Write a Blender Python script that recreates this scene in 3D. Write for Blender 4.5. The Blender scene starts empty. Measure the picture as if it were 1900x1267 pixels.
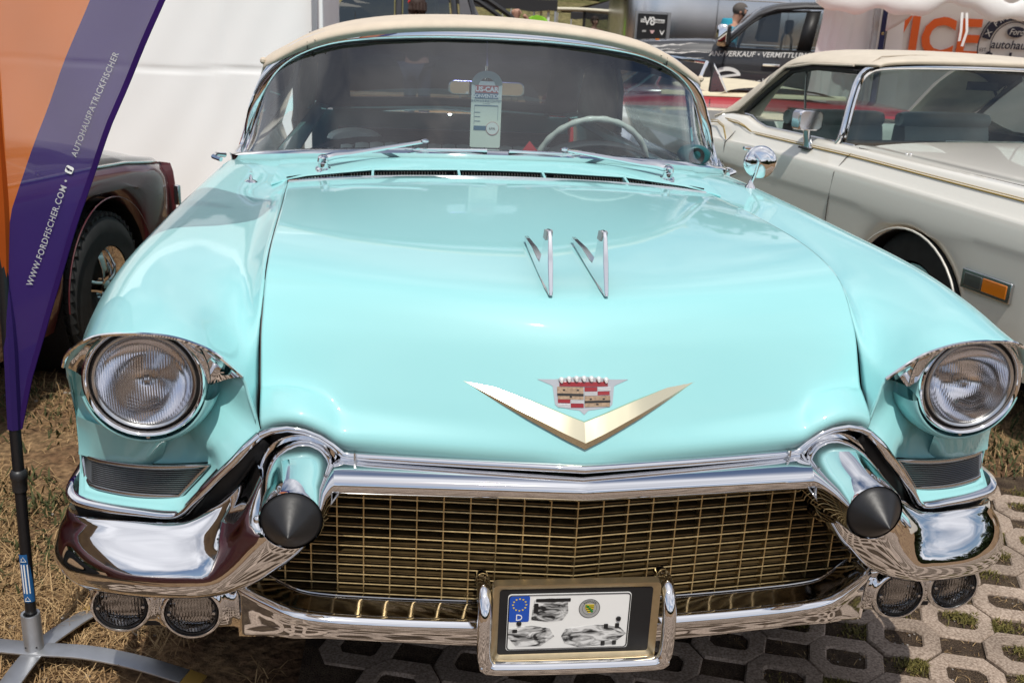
import bpy, math, random
import numpy as np
from mathutils import Vector, Matrix
from mathutils.bvhtree import BVHTree

# ------------------------------------------------------------------ camera, sky, sun, exposure
S = bpy.context.scene
COL = S.collection
random.seed(7)
cam_d = bpy.data.cameras.new('camera')
cam = bpy.data.objects.new('camera', cam_d); COL.objects.link(cam)
CAM = Vector((-0.34782, -1.42965, 1.51479))
RX = Vector((0.992307, -0.115017, 0.045797)); UX = Vector((-0.008018, 0.309444, 0.950884)); FX = Vector((0.123539, 0.943936, -0.306141))
m = Matrix((RX, UX, -FX)).transposed().to_4x4(); m.translation = CAM
cam.matrix_world = m
cam_d.sensor_width = 36; cam_d.lens = 36 * 1850 / 1900
cam_d.clip_start = 0.05; cam_d.clip_end = 900
cam_d.dof.use_dof = True; cam_d.dof.focus_distance = 1.95; cam_d.dof.aperture_fstop = 11
S.camera = cam

SUN_EL, SUN_AZ = math.radians(60), math.radians(-3)      # azimuth measured from straight ahead of the car
W = bpy.data.worlds.new('World'); S.world = W; W.use_nodes = True
wn, wl = W.node_tree.nodes, W.node_tree.links
wn.clear()
wo = wn.new('ShaderNodeOutputWorld'); bg = wn.new('ShaderNodeBackground'); sky = wn.new('ShaderNodeTexSky')
sky.sky_type = 'NISHITA'; sky.sun_disc = False; sky.sun_elevation = SUN_EL; sky.sun_rotation = math.pi - SUN_AZ
sky.dust_density = 1.5
tc = wn.new('ShaderNodeTexCoord'); sep = wn.new('ShaderNodeSeparateXYZ')
wl.new(tc.outputs['Generated'], sep.inputs[0])
mx = wn.new('ShaderNodeMath'); mx.operation = 'MAXIMUM'; mx.inputs[1].default_value = 0.0; wl.new(sep.outputs['Z'], mx.inputs[0])
ad = wn.new('ShaderNodeMath'); ad.operation = 'ADD'; ad.inputs[1].default_value = 0.12; wl.new(mx.outputs[0], ad.inputs[0])
dvx = wn.new('ShaderNodeMath'); dvx.operation = 'DIVIDE'; wl.new(sep.outputs['X'], dvx.inputs[0]); wl.new(ad.outputs[0], dvx.inputs[1])
dvy = wn.new('ShaderNodeMath'); dvy.operation = 'DIVIDE'; wl.new(sep.outputs['Y'], dvy.inputs[0]); wl.new(ad.outputs[0], dvy.inputs[1])
cmb = wn.new('ShaderNodeCombineXYZ'); wl.new(dvx.outputs[0], cmb.inputs[0]); wl.new(dvy.outputs[0], cmb.inputs[1])
cn = wn.new('ShaderNodeTexNoise'); cn.inputs['Scale'].default_value = 0.75; cn.inputs['Detail'].default_value = 8; cn.inputs['Roughness'].default_value = 0.56; cn.inputs['Distortion'].default_value = .35
wl.new(cmb.outputs[0], cn.inputs['Vector'])
cr_ = wn.new('ShaderNodeValToRGB'); cr_.color_ramp.elements[0].position = .40; cr_.color_ramp.elements[1].position = .54
wl.new(cn.outputs['Fac'], cr_.inputs[0])
cn2 = wn.new('ShaderNodeTexNoise'); cn2.inputs['Scale'].default_value = 1.6; cn2.inputs['Detail'].default_value = 6
wl.new(cmb.outputs[0], cn2.inputs['Vector'])
cc = wn.new('ShaderNodeValToRGB'); cc.color_ramp.elements[0].position = .3; cc.color_ramp.elements[1].position = .66
cc.color_ramp.elements[0].color = (4.3, 4.5, 5.2, 1); cc.color_ramp.elements[1].color = (10.5, 10.6, 11.2, 1)
wl.new(cn2.outputs['Fac'], cc.inputs[0])
cm = wn.new('ShaderNodeMixRGB'); wl.new(cr_.outputs[0], cm.inputs[0]); wl.new(sky.outputs[0], cm.inputs[1]); wl.new(cc.outputs[0], cm.inputs[2])
wl.new(cm.outputs[0], bg.inputs[0]); bg.inputs[1].default_value = 0.094
wl.new(bg.outputs[0], wo.inputs[0])
sun_d = bpy.data.lights.new('sun', 'SUN'); sun = bpy.data.objects.new('sun', sun_d); COL.objects.link(sun)
sun_d.energy = 3.4; sun_d.angle = math.radians(.53); sun_d.color = (1, .955, .88)
sdir = Vector((-math.sin(SUN_AZ) * -1 * math.cos(SUN_EL) * -1, math.cos(SUN_AZ) * math.cos(SUN_EL), -math.sin(SUN_EL)))
sun.rotation_euler = sdir.to_track_quat('-Z', 'Y').to_euler(); sun.location = (0, -6, 9)
S.view_settings.view_transform = 'Standard'; S.view_settings.look = 'None'; S.view_settings.exposure = 0.0; S.view_settings.gamma = 1
S.view_settings.use_curve_mapping = False
S.render.engine = 'CYCLES'
S.cycles.max_bounces = 10; S.cycles.transparent_max_bounces = 16; S.cycles.glossy_bounces = 6
S.cycles.caustics_reflective = False; S.cycles.caustics_refractive = False; S.cycles.sample_clamp_indirect = 6

# ------------------------------------------------------------------ materials
MATS = {}
def mat(name, col, rough=.5, metal=0., coat=0., spec=.5, noise=None, bump=None, sheen=0., emit=None):
    """procedural principled material; noise=(scale, amount) varies the colour, bump=(scale, strength)"""
    if name in MATS: return MATS[name]
    M = bpy.data.materials.new(name); M.use_nodes = True; N, L = M.node_tree.nodes, M.node_tree.links
    P = N['Principled BSDF']
    P.inputs['Base Color'].default_value = (*col, 1); P.inputs['Roughness'].default_value = rough; P.inputs['Metallic'].default_value = metal
    P.inputs['Coat Weight'].default_value = coat; P.inputs['Coat Roughness'].default_value = .02
    P.inputs['Specular IOR Level'].default_value = spec
    t = N.new('ShaderNodeTexCoord')
    if noise:
        n = N.new('ShaderNodeTexNoise'); n.inputs['Scale'].default_value = noise[0]; n.inputs['Detail'].default_value = 6
        L.new(t.outputs['Object'], n.inputs['Vector'])
        r = N.new('ShaderNodeValToRGB'); a = noise[1]
        r.color_ramp.elements[0].position = .3; r.color_ramp.elements[1].position = .7
        r.color_ramp.elements[0].color = (*[c * (1 - a) for c in col], 1); r.color_ramp.elements[1].color = (*[min(1, c * (1 + a)) for c in col], 1)
        L.new(n.outputs['Fac'], r.inputs[0]); L.new(r.outputs[0], P.inputs['Base Color'])
    if bump:
        n2 = N.new('ShaderNodeTexNoise'); n2.inputs['Scale'].default_value = bump[0]; n2.inputs['Detail'].default_value = 5
        L.new(t.outputs['Object'], n2.inputs['Vector'])
        b = N.new('ShaderNodeBump'); b.inputs['Strength'].default_value = bump[1]; b.inputs['Distance'].default_value = .01
        L.new(n2.outputs['Fac'], b.inputs['Height']); L.new(b.outputs[0], P.inputs['Normal'])
    MATS[name] = M
    return M
def mat_glass(name, tint, refl=1.0, top_tint=None, rough=0.0):
    """thin pane: tinted see-through plus a fresnel mirror"""
    M = bpy.data.materials.new(name); M.use_nodes = True; N, L = M.node_tree.nodes, M.node_tree.links
    N.clear(); o = N.new('ShaderNodeOutputMaterial'); mxs = N.new('ShaderNodeMixShader'); tr = N.new('ShaderNodeBsdfTransparent'); gl = N.new('ShaderNodeBsdfGlossy')
    tr.inputs[0].default_value = (*tint, 1); gl.inputs['Roughness'].default_value = rough; gl.inputs[0].default_value = (1, 1, 1, 1)
    gm = N.new('ShaderNodeNewGeometry'); dt_ = N.new('ShaderNodeVectorMath'); dt_.operation = 'DOT_PRODUCT'; L.new(gm.outputs['Normal'], dt_.inputs[0]); L.new(gm.outputs['Incoming'], dt_.inputs[1])
    def mth(op, a, b=None):
        q = N.new('ShaderNodeMath'); q.operation = op
        for k, v in ((0, a), (1, b)):
            if v is None: continue
            if isinstance(v, (int, float)): q.inputs[k].default_value = v
            else: L.new(v, q.inputs[k])
        return q
    ab = mth('ABSOLUTE', dt_.outputs['Value']); om = mth('SUBTRACT', 1.0, ab.outputs[0]); pw = mth('POWER', om.outputs[0], 5.0); sc_ = mth('MULTIPLY_ADD', pw.outputs[0], .96); sc_.inputs[2].default_value = .042
    mu = mth('MULTIPLY', sc_.outputs[0], 1.8 * refl); mu.use_clamp = True
    L.new(mu.outputs[0], mxs.inputs[0]); L.new(tr.outputs[0], mxs.inputs[1]); L.new(gl.outputs[0], mxs.inputs[2]); L.new(mxs.outputs[0], o.inputs[0])
    if top_tint:      # (z0, z1, colour): factory shade band along the top of the pane
        t = N.new('ShaderNodeTexCoord'); s = N.new('ShaderNodeSeparateXYZ'); L.new(t.outputs['Object'], s.inputs[0])
        mr = N.new('ShaderNodeMapRange'); mr.inputs[1].default_value = top_tint[0]; mr.inputs[2].default_value = top_tint[1]; L.new(s.outputs['Z'], mr.inputs[0])
        mc = N.new('ShaderNodeMixRGB'); mc.inputs[1].default_value = (*tint, 1); mc.inputs[2].default_value = (*top_tint[2], 1)
        L.new(mr.outputs[0], mc.inputs[0]); L.new(mc.outputs[0], tr.inputs[0])
    MATS[name] = M
    return M
def mat_lens(name, freq, tint, strength=.6):
    """fluted lamp glass: see-through with vertical ribs that bend what is seen"""
    M = bpy.data.materials.new(name); M.use_nodes = True; N, L = M.node_tree.nodes, M.node_tree.links
    N.clear(); o = N.new('ShaderNodeOutputMaterial'); mxs = N.new('ShaderNodeMixShader'); rf = N.new('ShaderNodeBsdfRefraction'); gl = N.new('ShaderNodeBsdfGlossy')
    rf.inputs['Color'].default_value = (*tint, 1); rf.inputs['IOR'].default_value = 1.12; rf.inputs['Roughness'].default_value = .0; gl.inputs['Roughness'].default_value = .03
    fr = N.new('ShaderNodeFresnel'); fr.inputs[0].default_value = 1.5
    t = N.new('ShaderNodeTexCoord'); w = N.new('ShaderNodeTexWave'); w.bands_direction = 'X'; w.inputs['Scale'].default_value = freq; w.inputs['Distortion'].default_value = .35; w.inputs['Detail Scale'].default_value = .5
    L.new(t.outputs['Object'], w.inputs['Vector']); b = N.new('ShaderNodeBump'); b.inputs['Strength'].default_value = strength; b.inputs['Distance'].default_value = .004
    L.new(w.outputs['Fac'], b.inputs['Height']); L.new(b.outputs[0], rf.inputs['Normal']); L.new(b.outputs[0], gl.inputs['Normal'])
    L.new(fr.outputs[0], mxs.inputs[0]); L.new(rf.outputs[0], mxs.inputs[1]); L.new(gl.outputs[0], mxs.inputs[2]); L.new(mxs.outputs[0], o.inputs[0])
    MATS[name] = M
    return M
AQUA = mat('aqua_paint', (.315, .65, .662), .45, 0, .85, spec=.25, noise=(1.2, .015))
def paint_wear(M):      # faint dust film and polishing haze in the clear coat
    N, L = M.node_tree.nodes, M.node_tree.links; P = N['Principled BSDF']; g = N.new('ShaderNodeTexCoord'); n = N.new('ShaderNodeTexNoise'); n.inputs['Scale'].default_value = 5; n.inputs['Detail'].default_value = 8; n.inputs['Roughness'].default_value = .7
    L.new(g.outputs['Object'], n.inputs['Vector']); r = N.new('ShaderNodeMapRange'); r.inputs[1].default_value = .35; r.inputs[2].default_value = .75; r.inputs[3].default_value = .015; r.inputs[4].default_value = .07; L.new(n.outputs['Fac'], r.inputs[0]); L.new(r.outputs[0], P.inputs['Coat Roughness'])
    b = N.new('ShaderNodeTexNoise'); b.inputs['Scale'].default_value = 6; b.inputs['Detail'].default_value = 1; L.new(g.outputs['Object'], b.inputs['Vector']); q = N.new('ShaderNodeBump'); q.inputs['Strength'].default_value = .05; q.inputs['Distance'].default_value = .006; L.new(b.outputs['Fac'], q.inputs['Height']); L.new(q.outputs[0], P.inputs['Coat Normal'])
paint_wear(AQUA)
AQUA_DARK = mat('aqua_trim', (.02, .12, .13), .35)
CHROME = mat('chrome', (.86, .86, .87), .035, 1.0, bump=(7, .006))
DULL = mat('dull_chrome', (.6, .6, .6), .22, 1.0)
STEEL = mat('galvanised_steel', (.50, .51, .53), .42, .85, noise=(18, .12))
GOLD = mat('gold_anodised', (.17, .115, .05), .5, .7, noise=(40, .25)); GOLDE = mat('gold_edge_lit', (.52, .38, .18), .34, .85, noise=(90, .25))  # second gold is a lighter copy, painting the light caught on slat fronts
GOLDB = mat('gold_badge', (.80, .74, .54), .2, 1.0)
GOLDF = mat('gold_plate_frame', (.55, .44, .27), .32, .9, noise=(60, .08))
BLACK = mat('black', (.008, .008, .009), .5)
RUBBER = mat('black_rubber', (.012, .012, .013), .42, noise=(30, .2), bump=(120, .03))
TYRE = mat('tyre_rubber', (.016, .016, .016), .75, noise=(20, .25))
CREAM = mat('cream_canvas', (.62, .53, .42), .85, noise=(14, .06), bump=(60, .08))
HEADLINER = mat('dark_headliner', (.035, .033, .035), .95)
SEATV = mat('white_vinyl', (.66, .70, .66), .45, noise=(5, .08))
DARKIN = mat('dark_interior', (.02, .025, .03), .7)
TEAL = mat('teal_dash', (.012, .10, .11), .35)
WHITE = mat('white_print', (.78, .78, .76), .5)
RED = mat('red_enamel', (.30, .008, .012), .2, .2, 1.0)
GLASS = mat_glass('windshield_glass', (.80, .89, .89), 1.4, (1.345, 1.40, (.12, .12, .30)))
GLASS2 = mat_glass('side_glass', (.72, .80, .77))
VINYLWIN = mat_glass('clear_vinyl', (.40, .44, .48), 1.6, rough=.06)
LENS = mat_lens('headlamp_lens', 72, (.98, .98, .99), .5)
FOGLENS = mat_lens('fog_lens', 55, (.62, .61, .60), .8)
MIRROR = mat('mirror_glass', (.92, .92, .92), .005, 1.0)

# ------------------------------------------------------------------ mesh helpers (all return (verts, faces))
def crs(P, n, closed=False):
    """Catmull-Rom through the rows of P, n samples per span"""
    P = np.asarray(P, float); k = len(P)
    out = []
    for i in range(k if closed else k - 1):
        if closed: a, b, c, d = P[(i - 1) % k], P[i], P[(i + 1) % k], P[(i + 2) % k]
        else:
            b, c = P[i], P[i + 1]; a = P[i - 1] if i else 2 * b - c; d = P[i + 2] if i + 2 < k else 2 * c - b
        for t in np.arange(n) / n:
            out.append(.5 * (2 * b + (c - a) * t + (2 * a - 5 * b + 4 * c - d) * t * t + (3 * b - a - 3 * c + d) * t ** 3))
    if not closed: out.append(P[-1])
    return np.array(out)
def gridfaces(R, C, cu=False, cv=False):
    F = []
    for i in range(R if cv else R - 1):
        for j in range(C if cu else C - 1):
            F.append((i * C + j, i * C + (j + 1) % C, ((i + 1) % R) * C + (j + 1) % C, ((i + 1) % R) * C + j))
    return F
def loft(rows, nr=4, nc=4, closed=False, caps=False):
    rows = np.asarray(rows, float)
    A = np.array([crs(r, nc, closed) for r in rows]) if nc > 1 else rows
    B = np.array([crs(A[:, j], nr) for j in range(A.shape[1])]).transpose(1, 0, 2) if nr > 1 else A
    R, C = B.shape[:2]
    F = gridfaces(R, C, closed)
    if caps: F += [tuple(range(C))[::-1], tuple((R - 1) * C + j for j in range(C))]
    return [tuple(v) for v in B.reshape(-1, 3)], F
def flip(VF): return VF[0], [f[::-1] for f in VF[1]]
def mir(VF): return [(-x, y, z) for x, y, z in VF[0]], [f[::-1] for f in VF[1]]
def join(*L):
    V, F = [], []
    for v, f in L:
        k = len(V); V += list(v); F += [tuple(i + k for i in q) for q in f]
    return V, F
def xf(VF, M): return [tuple(M @ Vector(v)) for v in VF[0]], VF[1]
def mv(VF, d): return [(x + d[0], y + d[1], z + d[2]) for x, y, z in VF[0]], VF[1]
def box(x0, x1, y0, y1, z0, z1):
    V = [(x, y, z) for x in (x0, x1) for y in (y0, y1) for z in (z0, z1)]
    return V, [(0, 1, 3, 2), (4, 6, 7, 5), (0, 4, 5, 1), (2, 3, 7, 6), (0, 2, 6, 4), (1, 5, 7, 3)]
def frames(path, up=(0, 0, 1), closed=False):
    P = np.asarray(path, float); n = len(P); out = []
    for i in range(n):
        a = P[(i - 1) % n] if (i or closed) else P[i]; b = P[(i + 1) % n] if (i < n - 1 or closed) else P[i]
        t = b - a; t /= np.linalg.norm(t) + 1e-12
        u = np.asarray(up, float); u = u - u.dot(t) * t
        if np.linalg.norm(u) < 1e-3: u = np.array([0, 1., 0]) - t[1] * t
        u /= np.linalg.norm(u); s = np.cross(t, u)
        out.append((P[i], s, u))
    return out
def sweep(path, prof, up=(0, 0, 1), closed=False, caps=True, scale=None):
    """closed 2D profile (side, up) carried along a path"""
    V, k = [], len(prof)
    fr = frames(path, up, closed)
    for i, (p, s, u) in enumerate(fr):
        q = 1 if scale is None else scale[i]
        V += [tuple(p + s * a * q + u * b * q) for a, b in prof]
    F = gridfaces(len(fr), k, True, closed)
    if caps and not closed: F += [tuple(range(k))[::-1], tuple((len(fr) - 1) * k + j for j in range(k))]
    return V, F
def circ(r, n=10, ry=None): return [(r * math.cos(2 * math.pi * i / n), (ry or r) * math.sin(2 * math.pi * i / n)) for i in range(n)]
def tube(path, r, n=8, closed=False, up=(0, 0, 1), scale=None): return sweep(path, circ(r, n), up, closed, True, scale)
def lathe(prof, o, axis=(0, -1, 0), n=40):
    """prof = [(radius, distance along axis)]"""
    a = Vector(axis).normalized(); e1 = a.orthogonal().normalized(); e2 = a.cross(e1); o = Vector(o); V = []
    for r, h in prof:
        for i in range(n):
            t = 2 * math.pi * i / n; V.append(tuple(o + a * h + (e1 * math.cos(t) + e2 * math.sin(t)) * max(r, 1e-5)))
    return V, gridfaces(len(prof), n, True)
def ring(o, R, r, axis=(0, -1, 0), n=40, k=10): return lathe([(R + r * math.cos(t), r * math.sin(t)) for t in [2 * math.pi * i / k for i in range(k + 1)]], o, axis, n)
def prism(poly, d):
    """closed 3D polygon pushed along d"""
    n = len(poly); V = [tuple(p) for p in poly] + [tuple(np.add(p, d)) for p in poly]
    return V, [tuple(range(n))[::-1], tuple(range(n, 2 * n))] + [(i, (i + 1) % n, n + (i + 1) % n, n + i) for i in range(n)]
def ball(c, r, n=12, sq=(1, 1, 1)):
    V, F = [], []
    for i in range(n // 2 + 1):
        for j in range(n):
            a, b = math.pi * i / (n // 2), 2 * math.pi * j / n
            V.append((c[0] + r * sq[0] * math.sin(a) * math.cos(b), c[1] + r * sq[1] * math.sin(a) * math.sin(b), c[2] + r * sq[2] * math.cos(a)))
    return V, gridfaces(n // 2 + 1, n, True)
def rrect(w, h, r, n=4, cx=0, cy=0):
    """rounded rectangle outline, 2D"""
    out = []
    for sx, sy, a0 in ((1, 1, 0), (-1, 1, 90), (-1, -1, 180), (1, -1, 270)):
        for i in range(n + 1):
            a = math.radians(a0 + 90 * i / n); out.append((cx + sx * (w / 2 - r) + r * math.cos(a), cy + sy * (h / 2 - r) + r * math.sin(a)))
    return out

def mesh(name, VF, m, smooth=True, ang=38):
    me = bpy.data.meshes.new(name); me.from_pydata([tuple(float(c) for c in v) for v in VF[0]], [], [tuple(int(i) for i in f) for f in VF[1]]); me.materials.append(m)
    if smooth:
        me.shade_smooth()
        if ang: me.set_sharp_from_angle(angle=math.radians(ang))
    me.update(); return me
class Thing:
    """an Empty at the thing's base; its parts are meshes parented to it (world coordinates in, local out, unless local=True)"""
    def __init__(s, name, label, cat, loc=(0, 0, 0), rotz=0, group=None, local=False):
        s.o = bpy.data.objects.new(name, None); COL.objects.link(s.o); s.o.location = loc; s.o.rotation_euler = (0, 0, rotz)
        s.o.empty_display_size = .2
        s.o['label'] = label; s.o['category'] = cat
        if group: s.o['group'] = group
        s.loc = Vector(loc); s.local = local
    def p(s, name, VF, m, parent=None, smooth=True, label=None, solid=0, bev=0, ang=38, kind=None):
        if not s.local: VF = mv(VF, -s.loc)
        if parent is not None and parent.type == 'MESH': pass
        o = bpy.data.objects.new(name, mesh(name, VF, m, smooth, ang)); COL.objects.link(o); o.parent = parent or s.o
        if solid: q = o.modifiers.new('solid', 'SOLIDIFY'); q.thickness = solid; q.offset = -1
        if bev: q = o.modifiers.new('bevel', 'BEVEL'); q.width = bev; q.segments = 2; q.limit_method = 'ANGLE'
        if label: o['label'] = label
        if kind: o['kind'] = kind
        return o
    def share(s, name, src, parent=None, loc=None):
        """another instance of a piece: shares its mesh"""
        o = bpy.data.objects.new(name, src.data); COL.objects.link(o); o.parent = parent or s.o
        if loc is not None: o.location = loc
        return o
def single(name, VF, m, label=None, cat=None, group=None, kind=None, smooth=True, loc=None, solid=0, bev=0, ang=38):
    if loc is not None: VF = mv(VF, (-loc[0], -loc[1], -loc[2]))
    o = bpy.data.objects.new(name, mesh(name, VF, m, smooth, ang)); COL.objects.link(o)
    if loc is not None: o.location = loc
    if solid: q = o.modifiers.new('solid', 'SOLIDIFY'); q.thickness = solid; q.offset = 0
    if bev: q = o.modifiers.new('bevel', 'BEVEL'); q.width = bev; q.segments = 2; q.limit_method = 'ANGLE'
    for k, v in (('label', label), ('category', cat), ('group', group), ('kind', kind)):
        if v: o[k] = v
    return o
def text(s, size, o, ex, ey, depth=.001, shear=0., bold=0., space=1., align='LEFT'):
    """lettering as real geometry: origin o, reading direction ex, upward ey (3D unit vectors)"""
    cu = bpy.data.curves.new('t', 'FONT'); cu.body = s; cu.size = size; cu.extrude = depth; cu.shear = shear; cu.offset = bold; cu.space_character = space
    cu.align_x = align; cu.resolution_u = 3
    ob = bpy.data.objects.new('t', cu); COL.objects.link(ob)
    me = bpy.data.meshes.new_from_object(ob.evaluated_get(bpy.context.evaluated_depsgraph_get()))
    ex, ey = Vector(ex).normalized(), Vector(ey).normalized(); ez = ex.cross(ey); o = Vector(o)
    V = [tuple(o + ex * v.co.x + ey * v.co.y + ez * v.co.z) for v in me.vertices]; F = [tuple(p.vertices) for p in me.polygons]
    bpy.data.objects.remove(ob); bpy.data.curves.remove(cu); bpy.data.meshes.remove(me)
    return V, F

# ================================================================== the turquoise convertible (front bumper near y=0, tail at y=5.4)
car = Thing('convertible_car', 'turquoise 1950s convertible with cream soft top, chrome bullet bumper and gold mesh grille', 'car', (0, 2.7, 0))
interp = np.interp
# ---- hood
GAP = np.array([(.573, .262, .80), (.577, .307, .829), (.580, .332, .863), (.582, .378, .936), (.582, .407, .970), (.5825, .445, 1.004), (.584, .501, 1.033), (.589, .613, 1.050), (.597, .791, 1.056), (.615, 1.112, 1.048), (.634, 1.38, 1.034), (.650, 1.625, 1.020)])
CEN = np.array([(0, .170, .79), (0, .184, .825), (0, .203, .865), (0, .236, .938), (0, .256, .975), (0, .283, 1.006), (0, .325, 1.030), (0, .44, 1.042), (0, .70, 1.050), (0, 1.05, 1.056), (0, 1.35, 1.056), (0, 1.60, 1.051)])
XS = np.array([0, .09, .19, .29, .38, .43, .46, .50, .535, .565, 1.])
xs_w = [0, .16, .33, .5, .66, .75, .80, .87, .93, .975, 1.0]
LIPX = [0, .1, .2, .3, .38, .424, .444, .466, .492, .523, .55, .571]
LIPY = [.165, .181, .197, .215, .230, .243, .246, .249, .252, .254, .256, .258]
LIPZ = [.768, .767, .766, .765, .7645, .764, .782, .797, .807, .811, .806, .796]
rows = []
half = []
for i, (g, c) in enumerate(zip(GAP, CEN)):
    r = []
    for w in xs_w:
        e = interp(i, [0, 2, 4, 9], [1.3, 1.5, 1.6, 2.0]); ez = interp(i, [0, 3, 8], [1.6, 1.65, 2.1])
        r.append(((g[0] - .0032) * w, c[1] + (g[1] - c[1]) * (w ** e), c[2] + (g[2] - c[2]) * (w ** ez) + (.002 * math.sin(math.pi * w) if i > 4 else 0)))
    half.append(r)
r0 = []
for w in xs_w:
    x = .571 * w; r0.append((x, interp(x, LIPX, LIPY), interp(x, LIPX, LIPZ)))
# swell of the sheet metal over the bumper bullets
for i, k in ((0, 1.), (1, .45)):
    for j, w in enumerate(xs_w):
        x, y, z = half[i][j]; b = math.exp(-((x - .51) / .07) ** 2)
        half[i][j] = (x, y - .012 * k * b, max(z, interp(x, LIPX, LIPZ) + (.022 if i == 0 else .05)))
half = [r0] + half
rows = [[(-x, y, z) for x, y, z in r[:0:-1]] + r for r in half]
HV = loft(rows, 4, 3); HT = BVHTree.FromPolygons([Vector(v) for v in HV[0]], HV[1])
def hood_y(x, z):
    h = HT.ray_cast(Vector((x, -1, z)), Vector((0, 1, 0)))[0]
    return h.y if h else .3
def hood_z(x, y):
    h = HT.ray_cast(Vector((x, y, 2)), Vector((0, 0, -1)))[0]
    return h.z if h else 1.04
for sx in (-1, 1): car.p('hood_gap', tube(crs([(sx * (x - .0016), y + (.009 if z < 1.0 else .003), z - (.002 if z < 1.0 else .009)) for x, y, z in GAP], 3), .0065, 6), BLACK)
hood = car.p('hood', flip(loft(rows, 4, 3)), AQUA, ang=0, solid=.006)
# rolled flange under the hood's rear edge + thin chrome strip along it
tr = [(x * s_, y, z) for s_ in (1,) for x, y, z in [(-.65, 1.632, 1.023), (-.5, 1.634, 1.037), (-.3, 1.622, 1.049), (0, 1.610, 1.056), (.3, 1.622, 1.049), (.5, 1.634, 1.037), (.65, 1.632, 1.023)]]
car.p('hood_rear_trim', tube(crs(tr, 6), .004, 6), CHROME)
# ---- hood lip trim (chrome)
lip = [(x, interp(x, LIPX, LIPY) - .006, interp(x, LIPX, LIPZ) - .004) for x in [0, .05, .1, .2, .3, .38, .41, .424, .432, .444, .455, .466, .48, .492, .508, .523, .537, .55, .561, .571]]
lip = [(-x, y, z) for x, y, z in lip[:0:-1]] + lip
car.p('hood_lip_trim', sweep(lip, [(.006, -.008), (.012, -.004), (.013, .002), (.008, .007), (-.002, .008), (-.002, -.008)][::-1], up=(0, 0, 1)), CHROME, ang=60)
for sx in (-1, 1):
    car.p('trim_clip', box(*sorted((sx * .4035, sx * .4065)), .2145, .226, .7525, .7705), DULL)

# ---- fenders (loft rows run from the cowl to the headlamp brow)
BROW = [(.604, .275, .895), (.644, .25, .945), (.68, .235, .9695), (.716, .225, .9835), (.757, .220, .989), (.80, .225, .987), (.838, .240, .977), (.872, .260, .956), (.901, .285, .929), (.917, .312, .899)]
FR = []
def frow(y, gx, gz, vx, vz, pts, oz): FR.append([(gx, y, gz), (gx + (vx - gx) * .5, y, gz + (vz - gz) * .65), (vx, y, vz)] + [(x, y + dy, z) for x, dy, z in pts])
frow(2.20, .74, 1.034, .79, 1.026, [(.83, 0, 1.020), (.865, 0, 1.014), (.89, 0, 1.007), (.915, 0, .996), (.938, 0, .975), (.955, 0, .94), (.968, 0, .88), (.975, 0, .72), (.965, 0, .42)], 0)
frow(1.95, .69, 1.044, .75, 1.031, [(.80, 0, 1.024), (.835, 0, 1.020), (.868, 0, 1.015), (.90, 0, 1.006), (.928, 0, .985), (.95, 0, .945), (.966, 0, .88), (.975, 0, .72), (.965, 0, .42)], 0)
frow(1.632, .653, 1.018, .715, 1.005, [(.765, 0, 1.007), (.81, 0, 1.013), (.85, 0, 1.017), (.888, 0, 1.012), (.92, 0, .992), (.945, 0, .95), (.963, 0, .88), (.974, 0, .72), (.965, 0, .42)], 0)
frow(1.38, .637, 1.032, .70, 1.004, [(.755, 0, 1.006), (.805, 0, 1.014), (.848, 0, 1.019), (.888, 0, 1.012), (.92, 0, .99), (.945, 0, .948), (.963, 0, .88), (.973, 0, .72), (.964, 0, .42)], 0)
frow(1.11, .6185, 1.046, .685, 1.002, [(.745, 0, 1.004), (.80, 0, 1.015), (.845, 0, 1.020), (.885, 0, 1.012), (.917, 0, .988), (.942, 0, .946), (.96, 0, .878), (.971, 0, .72), (.963, 0, .42)], 0)
frow(.80, .601, 1.052, .668, .998, [(.735, 0, 1.002), (.79, 0, 1.016), (.838, 0, 1.022), (.878, 0, 1.012), (.91, 0, .986), (.936, 0, .943), (.955, 0, .876), (.967, 0, .72), (.96, 0, .42)], 0)
frow(.615, .5925, 1.046, .655, .990, [(.722, 0, .998), (.778, 0, 1.014), (.826, 0, 1.020), (.866, 0, 1.009), (.90, 0, .982), (.928, 0, .938), (.949, 0, .872), (.961, 0, .72), (.955, 0, .42)], 0)
FR.append([(.5875, .500, 1.028), (.612, .490, .985), (.642, .480, .968), (.705, .47, .990), (.763, .465, 1.008), (.810, .465, 1.013), (.85, .467, 1.003), (.885, .475, .976), (.915, .485, .933), (.939, .50, .868), (.952, .51, .72), (.948, .52, .42)])
FR.append([(.586, .440, 1.000), (.606, .415, .955), (.632, .392, .945), (.690, .375, .982), (.745, .368, 1.003), (.793, .368, 1.007), (.835, .372, .998), (.870, .382, .973), (.900, .40, .93), (.926, .425, .867), (.943, .45, .72), (.942, .47, .42)])
FR.append([(.5855, .376, .934), (.600, .345, .918), (.618, .325, .922), (.668, .306, .968), (.715, .297, .992), (.770, .293, .999), (.815, .297, .994), (.852, .308, .975), (.886, .330, .936), (.916, .365, .872), (.938, .42, .74), (.940, .43, .42)])
FR.append([(.5825, .322, .855), (.596, .298, .885), (.608, .285, .905), (.655, .262, .955), (.70, .247, .981), (.762, .240, .993), (.808, .245, .989), (.845, .258, .973), (.879, .280, .939), (.912, .325, .888), (.9365, .415, .745), (.939, .42, .42)])
FR.append([(.576, .268, .798), (.590, .272, .85), (.604, .275, .895), (.648, .247, .9475), (.69, .231, .974), (.757, .219, .990), (.80, .224, .988), (.838, .240, .977), (.872, .260, .956), (.906, .305, .912), (.935, .412, .75), (.938, .41, .42)])
for sx in (1, -1):
    f = loft(FR, 4, 3); f = flip(f)
    car.p('fender', f if sx > 0 else mir(f), AQUA, ang=0, solid=.005)
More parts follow.
